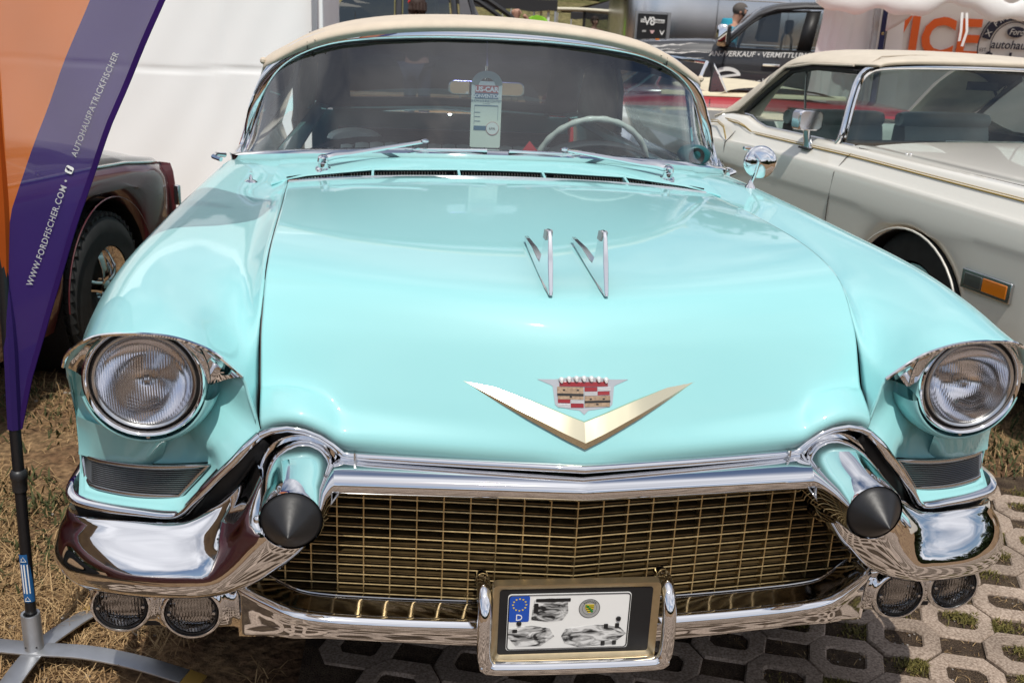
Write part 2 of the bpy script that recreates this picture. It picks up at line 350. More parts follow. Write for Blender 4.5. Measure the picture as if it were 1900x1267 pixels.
# ---- face below the brow, round the headlamp
HC = np.array((.768, .888)); HY = .255
BND = [(.606, .277, .893), (.644, .256, .941), (.68, .241, .966), (.716, .231, .980), (.757, .226, .9855), (.80, .231, .9835), (.838, .246, .973), (.871, .266, .952), (.899, .291, .925), (.914, .318, .897), (.924, .36, .86), (.932, .40, .80), (.936, .412, .74), (.938, .408, .69), (.943, .398, .645), (.945, .386, .612), (.93, .368, .604), (.86, .338, .604), (.79, .314, .605), (.729, .295, .611), (.701, .277, .643), (.678, .263, .673), (.657, .258, .698), (.636, .253, .722), (.615, .249, .745), (.596, .249, .767), (.574, .262, .794), (.583, .270, .83), (.594, .274, .865)]
bl = crs(BND, 3, True)
ang_ = np.arctan2(bl[:, 2] - HC[1], bl[:, 0] - HC[0]); o_ = np.argsort(ang_); ang_ = ang_[o_]; bl = bl[o_]
TT = np.linspace(-math.pi, math.pi, 73)[:-1]
def bnd(t): return np.array([interp(t, ang_, bl[:, k], period=2 * math.pi) for k in range(3)])
def face(x0y0, s):
    pass
GI, GO = [(.676, .309, .706), (.735, .328, .634)], [(.9335, .406, .6815), (.9255, .385, .634)]
def gpt(u, v):       # parking lamp grille surface: u across 0..1, v down 0..1
    a = np.array(GI[0]) * (1 - v) + np.array(GI[1]) * v; b = np.array(GO[0]) * (1 - v) + np.array(GO[1]) * v
    p = a * (1 - u) + b * u; bow = math.sin(math.pi * u)
    p[1] -= .012 * bow; p[2] += -.006 * bow * (1 - v) - .002 * bow * v
    if u > .86: p[1] += (u - .86) ** 2 * 1.2
    return p
GX = [gpt(u, .5) for u in np.linspace(0, 1, 13)]
prow = []
for s in (0, .06, .16, .3, .45, .6, .7, .78, .84, .89, .93, .965, 1.):
    r = []
    for t in TT:
        b = bnd(t); rb = math.hypot(b[0] - HC[0], b[2] - HC[1]); ri = min(.098, rb * .9)
        rr = ri + (rb - ri) * s
        deep = max(0., (rb - .125) / .12); deep = min(1, deep)
        yd = b[1] + (.350 - b[1]) * (.35 + .65 * deep)
        yy = interp(s, [0, .06, .16, .5, .75, 1], [.275, .30, yd, yd * .82 + b[1] * .18 + .012 * deep, yd * .5 + b[1] * .5 + .012 * deep, b[1]])
        x, z = HC[0] + rr * math.cos(t), HC[1] + rr * math.sin(t)
        dt = (math.degrees(t) + 360) % 360
        ki = interp(dt, [168, 182, 232, 250], [0, 1, 1, 0]); yy = yy * (1 - ki) + ki * interp(s, [0, .06, .16, .45, .75, 1], [.275, .31, .334, b[1] * .35 + .334 * .65, b[1] * .72 + .334 * .28, b[1]])
        if 2 < dt < 184: yy = max(yy, .325 - .03 * s) if s < .97 else b[1] + .008
        if x > .64:
            g = interp(x, [p[0] for p in GX], [p[1] for p in GX]) + .011
            k = interp(z, [.608, .630, .634, .706, .722, .75], [0, .25, 1, 1, .8, 0]) * interp(x, [.64, .665], [0, 1])
            k *= interp(x - (.676 + (.706 - min(max(z, .634), .706)) / .072 * .059), [-.045, -.02, .004], [0, .35, 1])
            yy = yy * (1 - k) + max(yy, g) * k
        r.append((x, yy, z))
    prow.append(r)
pf = loft(np.array(prow), 3, 1); R_ = len(pf[0]) // 72
pf = (pf[0], gridfaces(R_, 72, True))
pf = flip(pf)
bz = []
for a in np.radians(np.linspace(-164, -12, 40)):
    e = 1 - .55 * max(0, math.sin(a)) ; bz.append([(HC[0] + r * math.cos(a), y, HC[1] - .006 + r * math.sin(a)) for r, y in [(.105, .262), (.1095, .2635), (.1165, .276), (.121, .300), (.122, .330), (.119, .36)]])
bez = loft(bz, 1, 3)
for sx in (1, -1):
    car.p('fender_face', pf if sx > 0 else mir(pf), AQUA, ang=0)
    car.p('headlight_bezel', bez if sx > 0 else mir(bez), AQUA, ang=60)
# ---- raised crease below the lamp
for sx in (1, -1):
    cr = loft([[(.745, .305, .775), (.775, .300, .772), (.86, .335, .772), (.925, .385, .772)], [(.752, .322, .745), (.784, .318, .743), (.865, .348, .742), (.930, .402, .742)], [(.764, .346, .712), (.796, .338, .71), (.868, .362, .708), (.934, .409, .708)], [(.776, .362, .684), (.808, .352, .684), (.87, .374, .684), (.936, .408, .684)]], 3, 3)
    cr = flip(cr); car.p('fender_lower_panel', cr if sx > 0 else mir(cr), AQUA, ang=50)
# ---- chrome brow between the sheet metal edge and the lamp
BD = crs(np.array(BROW), 4); dl = np.r_[0, np.cumsum(np.linalg.norm(np.diff(BD, axis=0), axis=1))]; dl /= dl[-1]
b0 = BD + (0, .003, -.003)
b2 = np.array([(HC[0] + .107 * math.cos(a), .292 - .012 * math.sin(a), HC[1] + min(.107 * math.sin(a), p[2] - HC[1] - .012)) for a, p in zip(np.radians(190 - 195 * dl), BD)])
b1 = b0 * .5 + b2 * .5 + (0, .004, .001)
bw = flip(loft([b0, b1, b2], 4, 1))
be = sweep(BD + (0, .0, -.002), circ(.0036, 6), up=(0, 1, 0))
for sx in (1, -1):
    b = car.p('headlight_brow', bw if sx > 0 else mir(bw), CHROME, ang=0)
    car.p('brow_edge', be if sx > 0 else mir(be), CHROME, parent=b)
# ---- headlamps
for sx in (1, -1):
    c = (sx * HC[0], 0.262, HC[1])
    hd = car.p('headlight', lathe([(.092, -.03), (.0935, .000), (.096, .006), (.100, .008), (.104, .004), (.106, -.006), (.106, -.04)], c, n=56), CHROME, ang=60)
    car.p('gasket', lathe([(.093, -.012), (.0925, -.004), (.088, -.004), (.0875, -.012)], c, n=48), BLACK, parent=hd)
    car.p('inner_ring', lathe([(.0885, -.012), (.0885, .003), (.086, .0065), (.0825, .005), (.0795, .001), (.0790, -.010)], c, n=56), DULL, parent=hd, ang=60)
    car.p('reflector', flip(lathe([(.0795, -.004), (.072, -.020), (.060, -.036), (.045, -.050), (.030, -.059), (.016, -.0625), (.0, -.0635)], c, n=48)), mat('lamp_reflector', (.90, .90, .92), .11, 1.0), parent=hd, ang=0)
    car.p('bulb_shield', ball((c[0], c[1] + .035, c[2] - .004), .0145, 14, (1, 1.5, 1)), DULL, parent=hd)
    V, F = lathe([(.0796, -.002), (.0796, .002), (.070, .0075), (.055, .0125), (.038, .0160), (.020, .0180), (.0, .0187)], (0, 0, 0), n=48)
    ln = car.p('lens', ([(v[0] - 0, v[1] + 2.7, v[2]) for v in V], F), LENS, parent=hd, ang=0); ln.location = (c[0], c[1] - 2.7, c[2])
    # chevron of moulded prisms in the lower part of the lens
    ch = []
    for k in range(5):
        z = c[2] - .030 - k * .0065; L = .026 + .001 * k
        yb = c[1] - interp(abs(z - c[2]), [.02, .04, .06], [.0182, .0158, .0118])
        ch.append(tube([(c[0] - L, yb + .0022, z + .007), (c[0], yb, z), (c[0] + L, yb + .0022, z + .007)], .0013, 5))
    car.p('lens_prism', join(*ch), LENS, parent=hd)
    car.p('ring_screw', lathe([(0, .006), (.004, .006), (.005, 0), (.005, -.01)], (c[0] - .0, c[1] + .004, c[2] - .1035), n=10), DULL, parent=hd)

# ---- parking lamp grilles under the headlamps
US = np.linspace(0, 1, 13)
for sx in (1, -1):
    G = car.p('parking_lamp_grille', (lambda q: q if sx > 0 else mir(q))(flip(loft([[gpt(u, v) + (0, .014, 0) for u in US] for v in (0, .5, 1)], 1, 1))), BLACK)
    fr_ = [gpt(u, 0) for u in US] + [gpt(1, v) for v in (.3, .6)] + [gpt(u, 1) for u in US[::-1]] + [gpt(0, v) for v in (.6, .3)]
    q = sweep([np.array(p) + (0, -.001, 0) for p in fr_], rrect(.009, .0075, .003, 2), up=(0, -1, 0), closed=True)
    car.p('frame', q if sx > 0 else mir(q), DULL, parent=G)
    for k in range(13):
        v = (k + .8) / 14.2; u0 = .012
        q = sweep([gpt(u, v) + (0, .003, 0) for u in np.linspace(u0, .993, 11)], rrect(.0022, .0085, .0009, 1), up=(0, -1, .25))
        car.p('slat', q if sx > 0 else mir(q), mat('slat_metal', (.26, .26, .26), .3, 1.0), parent=G)
    for u in (.3, .36, .42, .48, .54, .60):
        q = sweep([gpt(u, v) + (0, .008, 0) for v in (.05, .5, .95)], rrect(.002, .004, .0008, 1), up=(0, -1, 0)); car.p('divider', q if sx > 0 else mir(q), BLACK, parent=G)
# ---- lower fender trim (chrome)
LT = [(.573, .252, .789), (.596, .246, .769), (.615, .246, .746), (.636, .250, .723), (.657, .255, .699), (.678, .260, .674), (.701, .274, .644), (.716, .283, .624), (.732, .293, .611), (.76, .302, .606), (.80, .317, .604), (.86, .337, .603), (.91, .357, .604), (.935, .372, .606), (.948, .388, .609), (.954, .41, .613), (.955, .45, .616), (.957, .60, .62)]
LT = crs(LT, 3)
for sx in (1, -1):
    q = sweep(LT, [(.005, -.008), (.011, -.003), (.0115, .003), (.007, .009), (-.005, .009), (-.005, -.008)][::-1], up=(.25, .1, 1)); car.p('fender_trim', q if sx > 0 else mir(q), CHROME, ang=60)
    q = sweep([(.566, .30, .762), (.60, .292, .73), (.64, .29, .69), (.69, .325, .62), (.72, .345, .582), (.86, .375, .572), (.93, .42, .575), (.94, .55, .58)], rrect(.05, .05, .01, 2), up=(.3, 0, 1)); car.p('filler_panel', q if sx > 0 else mir(q), BLACK)

# ---- bumper bullets
for sx in (1, -1):
    c = (sx * .502, 0, .7225)
    # chrome body, slightly drooped and swollen outboard
    prof = [(.0515, .056), (.0535, .062), (.0555, .10), (.0595, .14), (.064, .18), (.0675, .22), (.0685, .245), (.066, .262), (.05, .268)]
    V, F = lathe([(r, -h) for r, h in prof], c, (0, -1, 0), 48)
    V2 = []
    for x, y, z in V:
        k = min(1, max(0, (y - .06) / .2)); dx, dz = x - c[0], z - c[2]
        if dz < 0: dz *= 1 + .5 * k; dx += sx * .10 * k * (-dz)
        V2.append((c[0] + dx * (1 + .02 * k), y, c[2] + dz))
    bu = car.p('bumper_bullet', flip((V2, F)), CHROME, ang=70)
    car.p('rubber_tip', lathe([(0, -.001), (.0012, -.0015), (.004, -.006), (.015, -.0185), (.030, -.0365), (.0435, -.053), (.0495, -.061), (.0505, -.066), (.0502, -.070), (.04, -.071)], (c[0], -.003, c[2]), (0, -1, 0), 48), RUBBER, parent=bu, ang=70)
    sh = [(c[0] + .0705 * math.cos(a) * 1.0, .240, c[2] + .0700 * math.sin(a)) for a in np.linspace(-.55, math.pi + .9, 30)]
    if sx < 0: sh = [(c[0] - (x - c[0]), y, z) for x, y, z in sh]
    car.p('shroud_trim', tube(sh, .0035, 6, up=(0, 1, 0)), CHROME, parent=bu)

# ---- upper grille bar, peaked in the middle
def bar_sec(x):
    y0 = .131 + .092 * abs(x) if abs(x) > .012 else .1315
    zc = .004 * (1 - abs(x) / .43)
    return [(x, y0 + a, b - zc * 0 + .0) for a, b in [(.085, .752), (.055, .7525), (.030, .7495), (.012, .7425), (.0025, .733), (.0, .723), (.0025, .714), (.010, .707), (.022, .7035), (.07, .7045), (.085, .715)]]
xsb = [-.452, -.425, -.36, -.28, -.2, -.12, -.06, -.02, -.006, 0, .006, .02, .06, .12, .2, .28, .36, .425, .452]
car.p('grille_bar', loft([bar_sec(x) for x in xsb], 1, 3, closed=True, caps=True), CHROME, ang=60)
bt = [(x, .131 + .092 * abs(x) + .058, .7535) for x in np.linspace(-.43, .43, 29)]
car.p('bar_trim', tube(bt, .004, 6), CHROME)
# dark gap between hood lip and bar, dark bay behind the grille
car.p('filler_panel', flip(loft([[(-.56, .29, .69), (-.42, .262, .69), (0, .215, .69), (.42, .262, .69), (.56, .29, .69)], [(-.56, .29, .80), (-.42, .262, .82), (0, .215, .79), (.42, .262, .82), (.56, .29, .80)]], 1, 3)), BLACK)
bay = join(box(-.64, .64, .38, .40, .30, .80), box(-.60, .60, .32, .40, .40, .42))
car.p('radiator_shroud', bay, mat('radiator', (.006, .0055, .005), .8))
for x in np.arange(-.40, .41, .1):
    if abs(x) > .03: car.p('lip_bolt', lathe([(0, .004), (.005, .003), (.007, 0), (.007, -.01)], (x, .2085 + .12 * abs(x), .760), n=8), DULL)

# ---- grille: gold egg-crate of upright and cross slats, each a piece of its own
gr = car.p('grille', (lambda q: q)(loft([[(x, .178 + .135 * abs(x) + .035, z) for x in np.linspace(-.62, .62, 21)] for z in (.44, .47)], 1, 1)), GOLD)
def gy(x): return .183 + .135 * abs(x)
def xlim(z):      # half width of the opening at height z
    return interp(z, [.452, .475, .51, .55, .62, .66, .70], [.52, .585, .605, .585, .515, .475, .435])
def zlim(x):
    a = abs(x); return interp(a, [0, .2, .42, .52, .58, .61], [.460, .463, .470, .482, .50, .52]), interp(a, [0, .43, .475, .515, .585, .61], [.702, .700, .66, .62, .55, .52])
for k in range(13):
    z = .692 - .0199 * k
    L = xlim(z)
    if k > 11: L = min(L, .56)
    pts = [(x, gy(x), z) for x in ([-L] + list(np.linspace(-L, 0, 7)[1:-1]) + [0] + list(np.linspace(0, L, 7)[1:-1]) + [L])]
    car.p('cross_slat', join(*[sweep([(x, y + .0165, zz) for x, y, zz in pts], [(-.0015, -.0165), (.0015, -.0165), (.0011, .0065), (-.0011, .0065)], up=(0, -1, 0))]), GOLD, parent=gr, smooth=False)
    car.p('slat_edge', tube([(x, y - .0003, zz) for x, y, zz in pts], .00155, 6), GOLDE, parent=gr)
for k in range(-12, 13):
    x = .0487 * k; z0, z1 = zlim(x)
    car.p('upright_slat', box(x - .0012, x + .0012, gy(x) - .0014, gy(x) + .022, z0, z1), GOLDE, parent=gr, smooth=False)

# ---- grille surround: polished dish that runs back to the mesh
fp = [(.430, .170, .712), (.462, .155, .672), (.50, .155, .63), (.545, .172, .585), (.585, .20, .545), (.61, .226, .515), (.612, .236, .496), (.598, .232, .484), (.56, .208, .478), (.513, .178, .472), (.46, .170, .4665), (.40, .168, .4615), (.3, .166, .4545), (.17, .165, .4475), (.08, .165, .4445), (0, .165, .4435)]
bp = [(.437, .225, .700), (.470, .235, .665), (.51, .238, .625), (.555, .25, .58), (.588, .258, .545), (.602, .262, .518), (.602, .262, .503)] + [(x * .985, y + .048, z + .0145) for x, y, z in fp[7:]]
full = lambda P: P + [(-x, y, z) for x, y, z in P[-2::-1]]
fpF, bpF = full(fp), full(bp)
md = [tuple(np.array(a) * .5 + np.array(b) * .5 + np.array((0, .001, -.0005))) for a, b in zip(fpF, bpF)]
car.p('surround_bead', tube(crs([(x, y, z + .0015) for x, y, z in bpF], 3), .002, 6), mat('shaded_chrome', (.48, .47, .46), .09, 1.0, bump=(30, .02)))  # chrome copy with a darkened base colour, painting shade into bead and dish
car.p('grille_surround', flip(loft([fpF, md, bpF], 4, 2)), mat('shaded_chrome', (.48, .47, .46), .09, 1.0, bump=(30, .02)), ang=0, solid=.003)

# ---- lower bumper: rolled bar below the grille, carries the fog lamps
SEC = []
for x, yr, zr, zb in [(0, .160, .446, .384), (.08, .160, .447, .386), (.17, .160, .450, .390), (.3, .161, .457, .400), (.40, .163, .464, .408), (.46, .166, .469, .412), (.513, .175, .4745, .408), (.56, .203, .480, .396), (.598, .228, .486, .38), (.625, .246, .492, .37)]:
    dz = zr - zb
    SEC.append([(x, yr + .05, zr - .016), (x, yr + .012, zr + .001), (x, yr + .002, zr - .001), (x, yr - .005, zr - .008), (x, yr - .004, zr - .018), (x, yr + .003, zr - .45 * dz), (x, yr + .006, zb + .012), (x, yr + .014, zb + .002), (x, yr + .05, zb), (x, yr + .12, zb + .01), (x, yr + .12, zr - .03)])
SEC = [[(-x, y, z) for x, y, z in s] for s in SEC[:0:-1]] + SEC
lb = car.p('lower_bumper', flip(loft(SEC, 2, 2, closed=True, caps=True)), CHROME, ang=70)
# ---- fog lamps in their pods
for sx in (1, -1):
    def pod(x, y, z, rz, ry=.055): return [(x, y - (ry if math.cos(a) > 0 else ry * 1.6) * math.copysign(abs(math.cos(a)) ** .45, math.cos(a)), z + rz * math.copysign(abs(math.sin(a)) ** .6, math.sin(a))) for a in np.linspace(0, 2 * math.pi, 25)[:-1]]
    P_ = [pod(.555, .266, .428, .044), pod(.60, .292, .425, .050), pod(.632, .325, .42, .054), pod(.655, .346, .414, .058), pod(.7155, .349, .4115, .0595), pod(.772, .352, .410, .056), pod(.795, .370, .410, .052), pod(.852, .377, .4115, .0595), pod(.903, .381, .411, .052), pod(.920, .40, .41, .03)]
    q = flip(loft(P_, 3, 2, closed=True, caps=True)); car.p('lamp_pod', mir(q) if sx < 0 else q, CHROME, ang=0)
    for x, y in ((.7155, .279), (.8520, .306)):
        c = (sx * x, y, .4115)
        fg = car.p('fog_lamp', lathe([(.0475, -.045), (.0485, -.004), (.051, .003), (.055, .003), (.0585, -.003), (.0600, -.012), (.0585, -.04), (.050, -.085)], c, n=44), CHROME, ang=60)
        car.p('reflector', flip(lathe([(.048, -.006), (.044, -.022), (.034, -.036), (.02, -.043), (0, -.046)], c, n=36)), mat('fog_reflector', (.62, .60, .58), .12, 1.0), parent=fg, ang=0)
        car.p('gasket', lathe([(.0485, -.002), (.0478, .0005), (.0445, .0005), (.044, -.004)], c, n=40), BLACK, parent=fg)
        V, F = lathe([(.0448, -.001), (.036, .0035), (.02, .0058), (0, .0065)], (0, 0, 0), n=40)
        ln = car.p('lens', mv((V, F), (0, 2.7, 0)), FOGLENS, parent=fg, ang=0); ln.location = (c[0], c[1] - 2.7, c[2])
        for d in (-.0415, .0415): car.p('screw', lathe([(0, .006), (.003, .0055), (.004, .002), (.004, -.002)], (c[0] + d, c[1], c[2] + .0), n=10), DULL, parent=fg)
# ---- bumper wings: trunk drops from the bullet, then sweeps out and back
WG = [
 [(.585, .27, .735), (.560, .16, .745), (.525, .115, .700), (.470, .135, .660), (.455, .22, .65), (.53, .27, .69)],
 [(.612, .255, .700), (.585, .142, .688), (.553, .105, .668), (.497, .130, .620), (.510, .23, .605), (.56, .27, .655)],
 [(.648, .248, .662), (.618, .142, .635), (.592, .112, .614), (.553, .150, .565), (.575, .235, .550), (.61, .268, .608)],
 [(.690, .246, .632), (.655, .146, .594), (.634, .122, .570), (.612, .164, .528), (.640, .24, .512), (.67, .268, .565)],
 [(.722, .256, .617), (.692, .153, .5735), (.678, .138, .551), (.668, .180, .506), (.69, .25, .497), (.71, .275, .55)],
 [(.762, .276, .606), (.744, .175, .558), (.738, .164, .537), (.735, .206, .490), (.748, .275, .484), (.758, .298, .54)],
 [(.815, .303, .597), (.806, .206, .5405), (.805, .200, .522), (.803, .238, .474), (.812, .31, .472), (.816, .33, .535)],
 [(.870, .331, .588), (.866, .246, .528), (.868, .242, .510), (.866, .272, .462), (.874, .345, .464), (.876, .362, .53)],
 [(.922, .362, .577), (.924, .292, .516), (.928, .290, .498), (.922, .310, .4565), (.926, .375, .46), (.924, .392, .525)],
 [(.953, .392, .567), (.962, .335, .509), (.967, .334, .492), (.957, .348, .462), (.956, .405, .466), (.953, .42, .525)],
 [(.972, .432, .560), (.987, .386, .510), (.992, .386, .495), (.980, .394, .474), (.976, .435, .476), (.970, .455, .525)],
 [(.979, .50, .552), (.996, .46, .515), (1.0, .46, .503), (.990, .465, .487), (.985, .495, .487), (.977, .515, .525)],
 [(.980, .58, .548), (.994, .56, .522), (.996, .56, .512), (.990, .56, .500), (.985, .57, .498), (.978, .585, .525)]]
wg_ = []
for s in WG:
    A, B, C, D, E, F_ = [np.array(p) for p in s]
    wg_.append([A, A * .66 + B * .34 + (0, 0, .002), A * .3 + B * .7 + (0, -.002, .004), B, C, C * .55 + D * .45 + (0, -.010, -.002), D, D * .5 + E * .5 + (0, 0, -.004), E, F_])
wv = loft(wg_, 4, 3, closed=True, caps=True)
for sx in (1, -1):
    q = flip(wv); car.p('bumper_wing', q if sx > 0 else mir(q), CHROME, ang=70)
    car.p('bolt_cap', ball((sx * .565, .128, .688), .008, 10), CHROME)
# ---- plate guard and number plate
gp = [(-.171, .200, .525), (-.171, .172, .533), (-.171, .143, .527), (-.171, .120, .50), (-.171, .112, .46), (-.170, .109, .42), (-.165, .108, .400), (-.149, .108, .3895)]
gpf = gp + [(0, .106, .3885)] + [(-x, y, z) for x, y, z in gp[::-1]]
car.p('plate_guard', tube(crs(gpf, 4), .0135, 12, up=(0, 1, .01)), CHROME, ang=0)
def PP(nm, VF, *a, **k): return car.p(nm, mv(VF, (-.002, -.026, .0165)), *a, **k)
pl = PP('plate_holder', box(-.150, .150, .1555, .17, .380, .532), BLACK)
outer = [(x, .1475, z + .455) for x, z in rrect(.308, .162, .008, 3)]; inner = [(x, .1555, z + .4545) for x, z in rrect(.284, .137, .006, 3)]
back = [(x, .166, z + .455) for x, z in rrect(.310, .164, .008, 3)]
PP('plate_frame', flip(loft(np.array([back, outer, [(x * .985, y + .0005, .455 + (z - .455) * .97) for x, y, z in outer], inner]), 1, 1, closed=True)) if False else (lambda R: ([tuple(p) for r in R for p in r], gridfaces(4, len(outer), True)))([back, outer, [(x * .985, y + .0003, .455 + (z - .455) * .97) for x, y, z in outer], inner]), GOLDF, parent=pl, ang=50)
px, pz, pw, ph = -.0125, .4545, .228, .118
plate = PP('number_plate', prism([(px + x, .1535, pz + z) for x, z in rrect(pw, ph, .006, 3)], (0, .0015, 0)), WHITE, parent=pl)
PP('plate_rim', tube([(px + x, .1532, pz + z) for x, z in rrect(pw - .004, ph - .004, .006, 3)], .0012, 4, closed=True, up=(0, 1, 0)), BLACK, parent=pl)
BLUE = mat('eu_blue', (.012, .075, .42), .4); YEL = mat('star_yellow', (.75, .55, .05), .5)
PP('euro_band', prism([(px + x, .1529, pz + z) for x, z in rrect(.037, .054, .003, 2, -.0925, .029)], (0, .0006, 0)), BLUE, parent=pl)
st = []
for k in range(12):
    a = 2 * math.pi * k / 12; cx, cz = px - .0925 + .0122 * math.cos(a), pz + .038 + .0122 * math.sin(a)
    s5 = [(cx + (.0021 if i % 2 == 0 else .0009) * math.sin(i * math.pi / 5), .1523, cz + (.0021 if i % 2 == 0 else .0009) * math.cos(i * math.pi / 5)) for i in range(10)]
    st.append(prism(s5, (0, .0006, 0)))
PP('star_ring', join(*st), YEL, parent=pl, smooth=False)
PP('country_letter', text('D', .018, (px - .0925, .1525, pz + .0055), (1, 0, 0), (0, 0, 1), .0003, align='CENTER'), WHITE, parent=pl, smooth=False)
SEAL = mat('seal_grey', (.33, .33, .32), .5)
sc = (px + .037, pz + .027)
PP('seal', lathe([(0, .0), (.0195, .0), (.0198, -.0005)], (sc[0], .1528, sc[1]), n=32), SEAL, parent=pl)
PP('seal_rim', join(ring((sc[0], .1527, sc[1]), .0193, .0005, n=36, k=4), ring((sc[0], .1527, sc[1]), .0132, .0003, n=30, k=4)), BLACK, parent=pl)
shd = []
for k in range(9):
    z0 = sc[1] + .0085 - .0019 * k; wv_ = .0082 * (1 if k < 5 else (1 - (k - 4) * .17))
    shd.append((k, box(sc[0] - wv_, sc[0] + wv_, .1521, .1526, z0 - .0019, z0)))
PP('crest_stripe', join(*[b for k, b in shd if k % 2 == 0]), mat('crest_yellow', (.72, .55, .03), .5), parent=pl, smooth=False)
PP('crest_stripe', join(*[b for k, b in shd if k % 2]), BLACK, parent=pl, smooth=False)
PP('crest_band', sweep([(sc[0] - .007, .1516, sc[1] + .0075), (sc[0], .1516, sc[1] + .001), (sc[0] + .006, .1516, sc[1] - .007)], rrect(.0034, .0004, .0001, 1), up=(0, 1, 0)), mat('crest_green', (.02, .2, .03), .5), parent=pl)
for i, (s, r0) in enumerate((('SACHSEN', 1),)):
    ls = []
    for k, chh in enumerate(s):
        a = math.radians(90 + 42 - 14 * k); o = (sc[0] + .0142 * math.cos(a), .1524, sc[1] + .0142 * math.sin(a)); t = (math.sin(a), 0, -math.cos(a)); u = (math.cos(a), 0, math.sin(a))
        ls.append(text(chh, .0045, o, t, u, .0002, align='CENTER'))
    PP('seal_lettering', join(*ls), BLACK, parent=pl, smooth=False)
for dx in (-.092, .093): PP('plate_screw', lathe([(0, .003), (.004, .0025), (.005, 0)], (px + dx, .1525, pz + (-.001 if dx < 0 else .004)), n=12), BLACK, parent=pl)
# unreadable dark smudges where the registration was
def smudge_mat(nm, sc_, thr):
    M = bpy.data.materials.new(nm); M.use_nodes = True; N, L = M.node_tree.nodes, M.node_tree.links; P = N['Principled BSDF']; P.inputs['Roughness'].default_value = .55
    t = N.new('ShaderNodeTexCoord'); mp = N.new('ShaderNodeMapping'); mp.inputs['Rotation'].default_value = (0, math.radians(24), 0); mp.inputs['Scale'].default_value = (1, 1, 2.6); n = N.new('ShaderNodeTexNoise'); n.inputs['Scale'].default_value = sc_; n.inputs['Distortion'].default_value = 1.2; n.inputs['Detail'].default_value = 3
    r = N.new('ShaderNodeValToRGB'); e = r.color_ramp.elements; e[0].position = thr - .10; e[0].color = (.008, .008, .009, 1); e[1].position = thr + .13; e[1].color = (.70, .70, .69, 1)
    L.new(t.outputs['Object'], mp.inputs[0]); L.new(mp.outputs[0], n.inputs['Vector']); L.new(n.outputs['Fac'], r.inputs[0]); L.new(r.outputs[0], P.inputs['Base Color']); return M
SM = smudge_mat('smeared_print', 30, .48)
PP('smeared_lettering', prism([(px + x, .1527, pz + z) for x, z in [(-.070, .006), (-.066, .049), (-.03, .05), (-.004, .044), (-.002, .020), (-.012, .004), (-.04, .001)]], (0, .0004, 0)), SM, parent=pl, smooth=False)
PP('smeared_lettering', prism([(px + x, .1527, pz + z) for x, z in [(-.111, -.03), (-.112, -.012), (-.07, -.006), (-.035, -.013), (-.025, -.03), (-.05, -.05), (-.095, -.05)]], (0, .0004, 0)), SM, parent=pl, smooth=False)
PP('smeared_lettering', prism([(px + x, .1527, pz + z) for x, z in [(-.012, -.03), (-.005, -.015), (.05, -.008), (.095, -.012), (.11, -.028), (.085, -.05), (.02, -.054), (-.005, -.045)]], (0, .0004, 0)), SM, parent=pl, smooth=False)

for dx, dz, w_, h_ in ((.0705, -.0115, .0078, .010), (.0915, -.0105, .0078, .010), (.067, -.0475, .0078, .009), (.0885, -.0465, .0078, .009), (-.031, .0465, .064, .0065), (-.062, .03, .008, .020), (-.099, -.017, .009, .007)):
    PP('letter_stub', prism([(px + x, .1521, pz + z) for x, z in rrect(w_, h_, .0012, 2, dx, dz)], (0, .0004, 0)), BLACK, parent=pl, smooth=False)
# ---- crest and V on the nose of the hood
def nose(x, z): return hood_y(x, z)
def vp(x, z, d): return (x, nose(x, z) - d, z)
ee = [(-.220, .9015), (-.20, .9025), (-.15, .891), (-.09, .8745), (-.04, .858), (0, .845)]
lo = [(-.220, .8995), (-.20, .890), (-.15, .866), (-.09, .838), (-.04, .8145), (0, .797)]
rows_ = []
for t in np.linspace(0, 1, 18):
    x = -.221 * (1 - t) ** 1.15; za = interp(x, [p[0] for p in ee], [p[1] for p in ee]); zb = interp(x, [p[0] for p in lo], [p[1] for p in lo])
    if t == 0: zb = za - .0012
    k = .35 + .65 * min(1, t / .5); w_ = za - zb
    rows_.append([vp(x, za, -.003), vp(x, za - .06 * w_, .010 * k), vp(x, zb + .30 * w_, .0175 * k), vp(x, zb + .04 * w_, .012 * k), vp(x, zb, -.003)])
L1 = loft(rows_, 1, 1)
car.p('vee_emblem', join(flip(L1), mir(flip(L1))), GOLDB, ang=25)
def cp(x, z, d): return vp(x * 1.0, z, d)
CR = [(-.078, .906), (-.05, .899), (-.052, .878), (-.05, .868), (-.02, .863), (-.008, .862), (0, .855), (.008, .862), (.02, .863), (.05, .868), (.052, .878), (.05, .899), (.078, .906), (.046, .908), (.03, .911), (0, .913), (-.03, .911), (-.046, .908)]
def crest_band(x0, x1, top, bot, n, d):
    X = np.linspace(x0, x1, n); R = [[cp(x, top(x) + (bot(x) - top(x)) * t, dd) for x in X] for t, dd in ((0, -.003), (.0, d), (.25, d), (.5, d), (.75, d), (1, d), (1, -.003))]
    return loft(R, 1, 1)
ctop = lambda x: interp(abs(x), [0, .03, .05, .082], [.9155, .9135, .910, .909]); cbot = lambda x: interp(abs(x), [0, .008, .02, .05, .0525, .056, .082], [.8535, .8605, .8615, .866, .87, .8995, .9085])
ce = car.p('crest_emblem', crest_band(-.082, .082, ctop, cbot, 45, .0075), mat('crest_rim', (.52, .54, .56), .28, .55, .5), ang=50)
SILV, CRG = mat('crest_silver', (.7, .7, .7), .4, .3), mat('crest_gold', (.34, .24, .16), .5, .3, noise=(200, .3))
def cell(nm, x0, x1, z0, z1, m, d=.0092): car.p(nm, prism([cp(x0, z0, d), cp(x1, z0, d), cp(x1, z1, d), cp(x0, z1, d)], (0, .0025, 0)), m, parent=ce, smooth=False)
cell('crest_field', -.048, -.001, .8875, .8985, CRG); cell('crest_field', -.047, -.001, .8785, .8865, CRG, .0095)
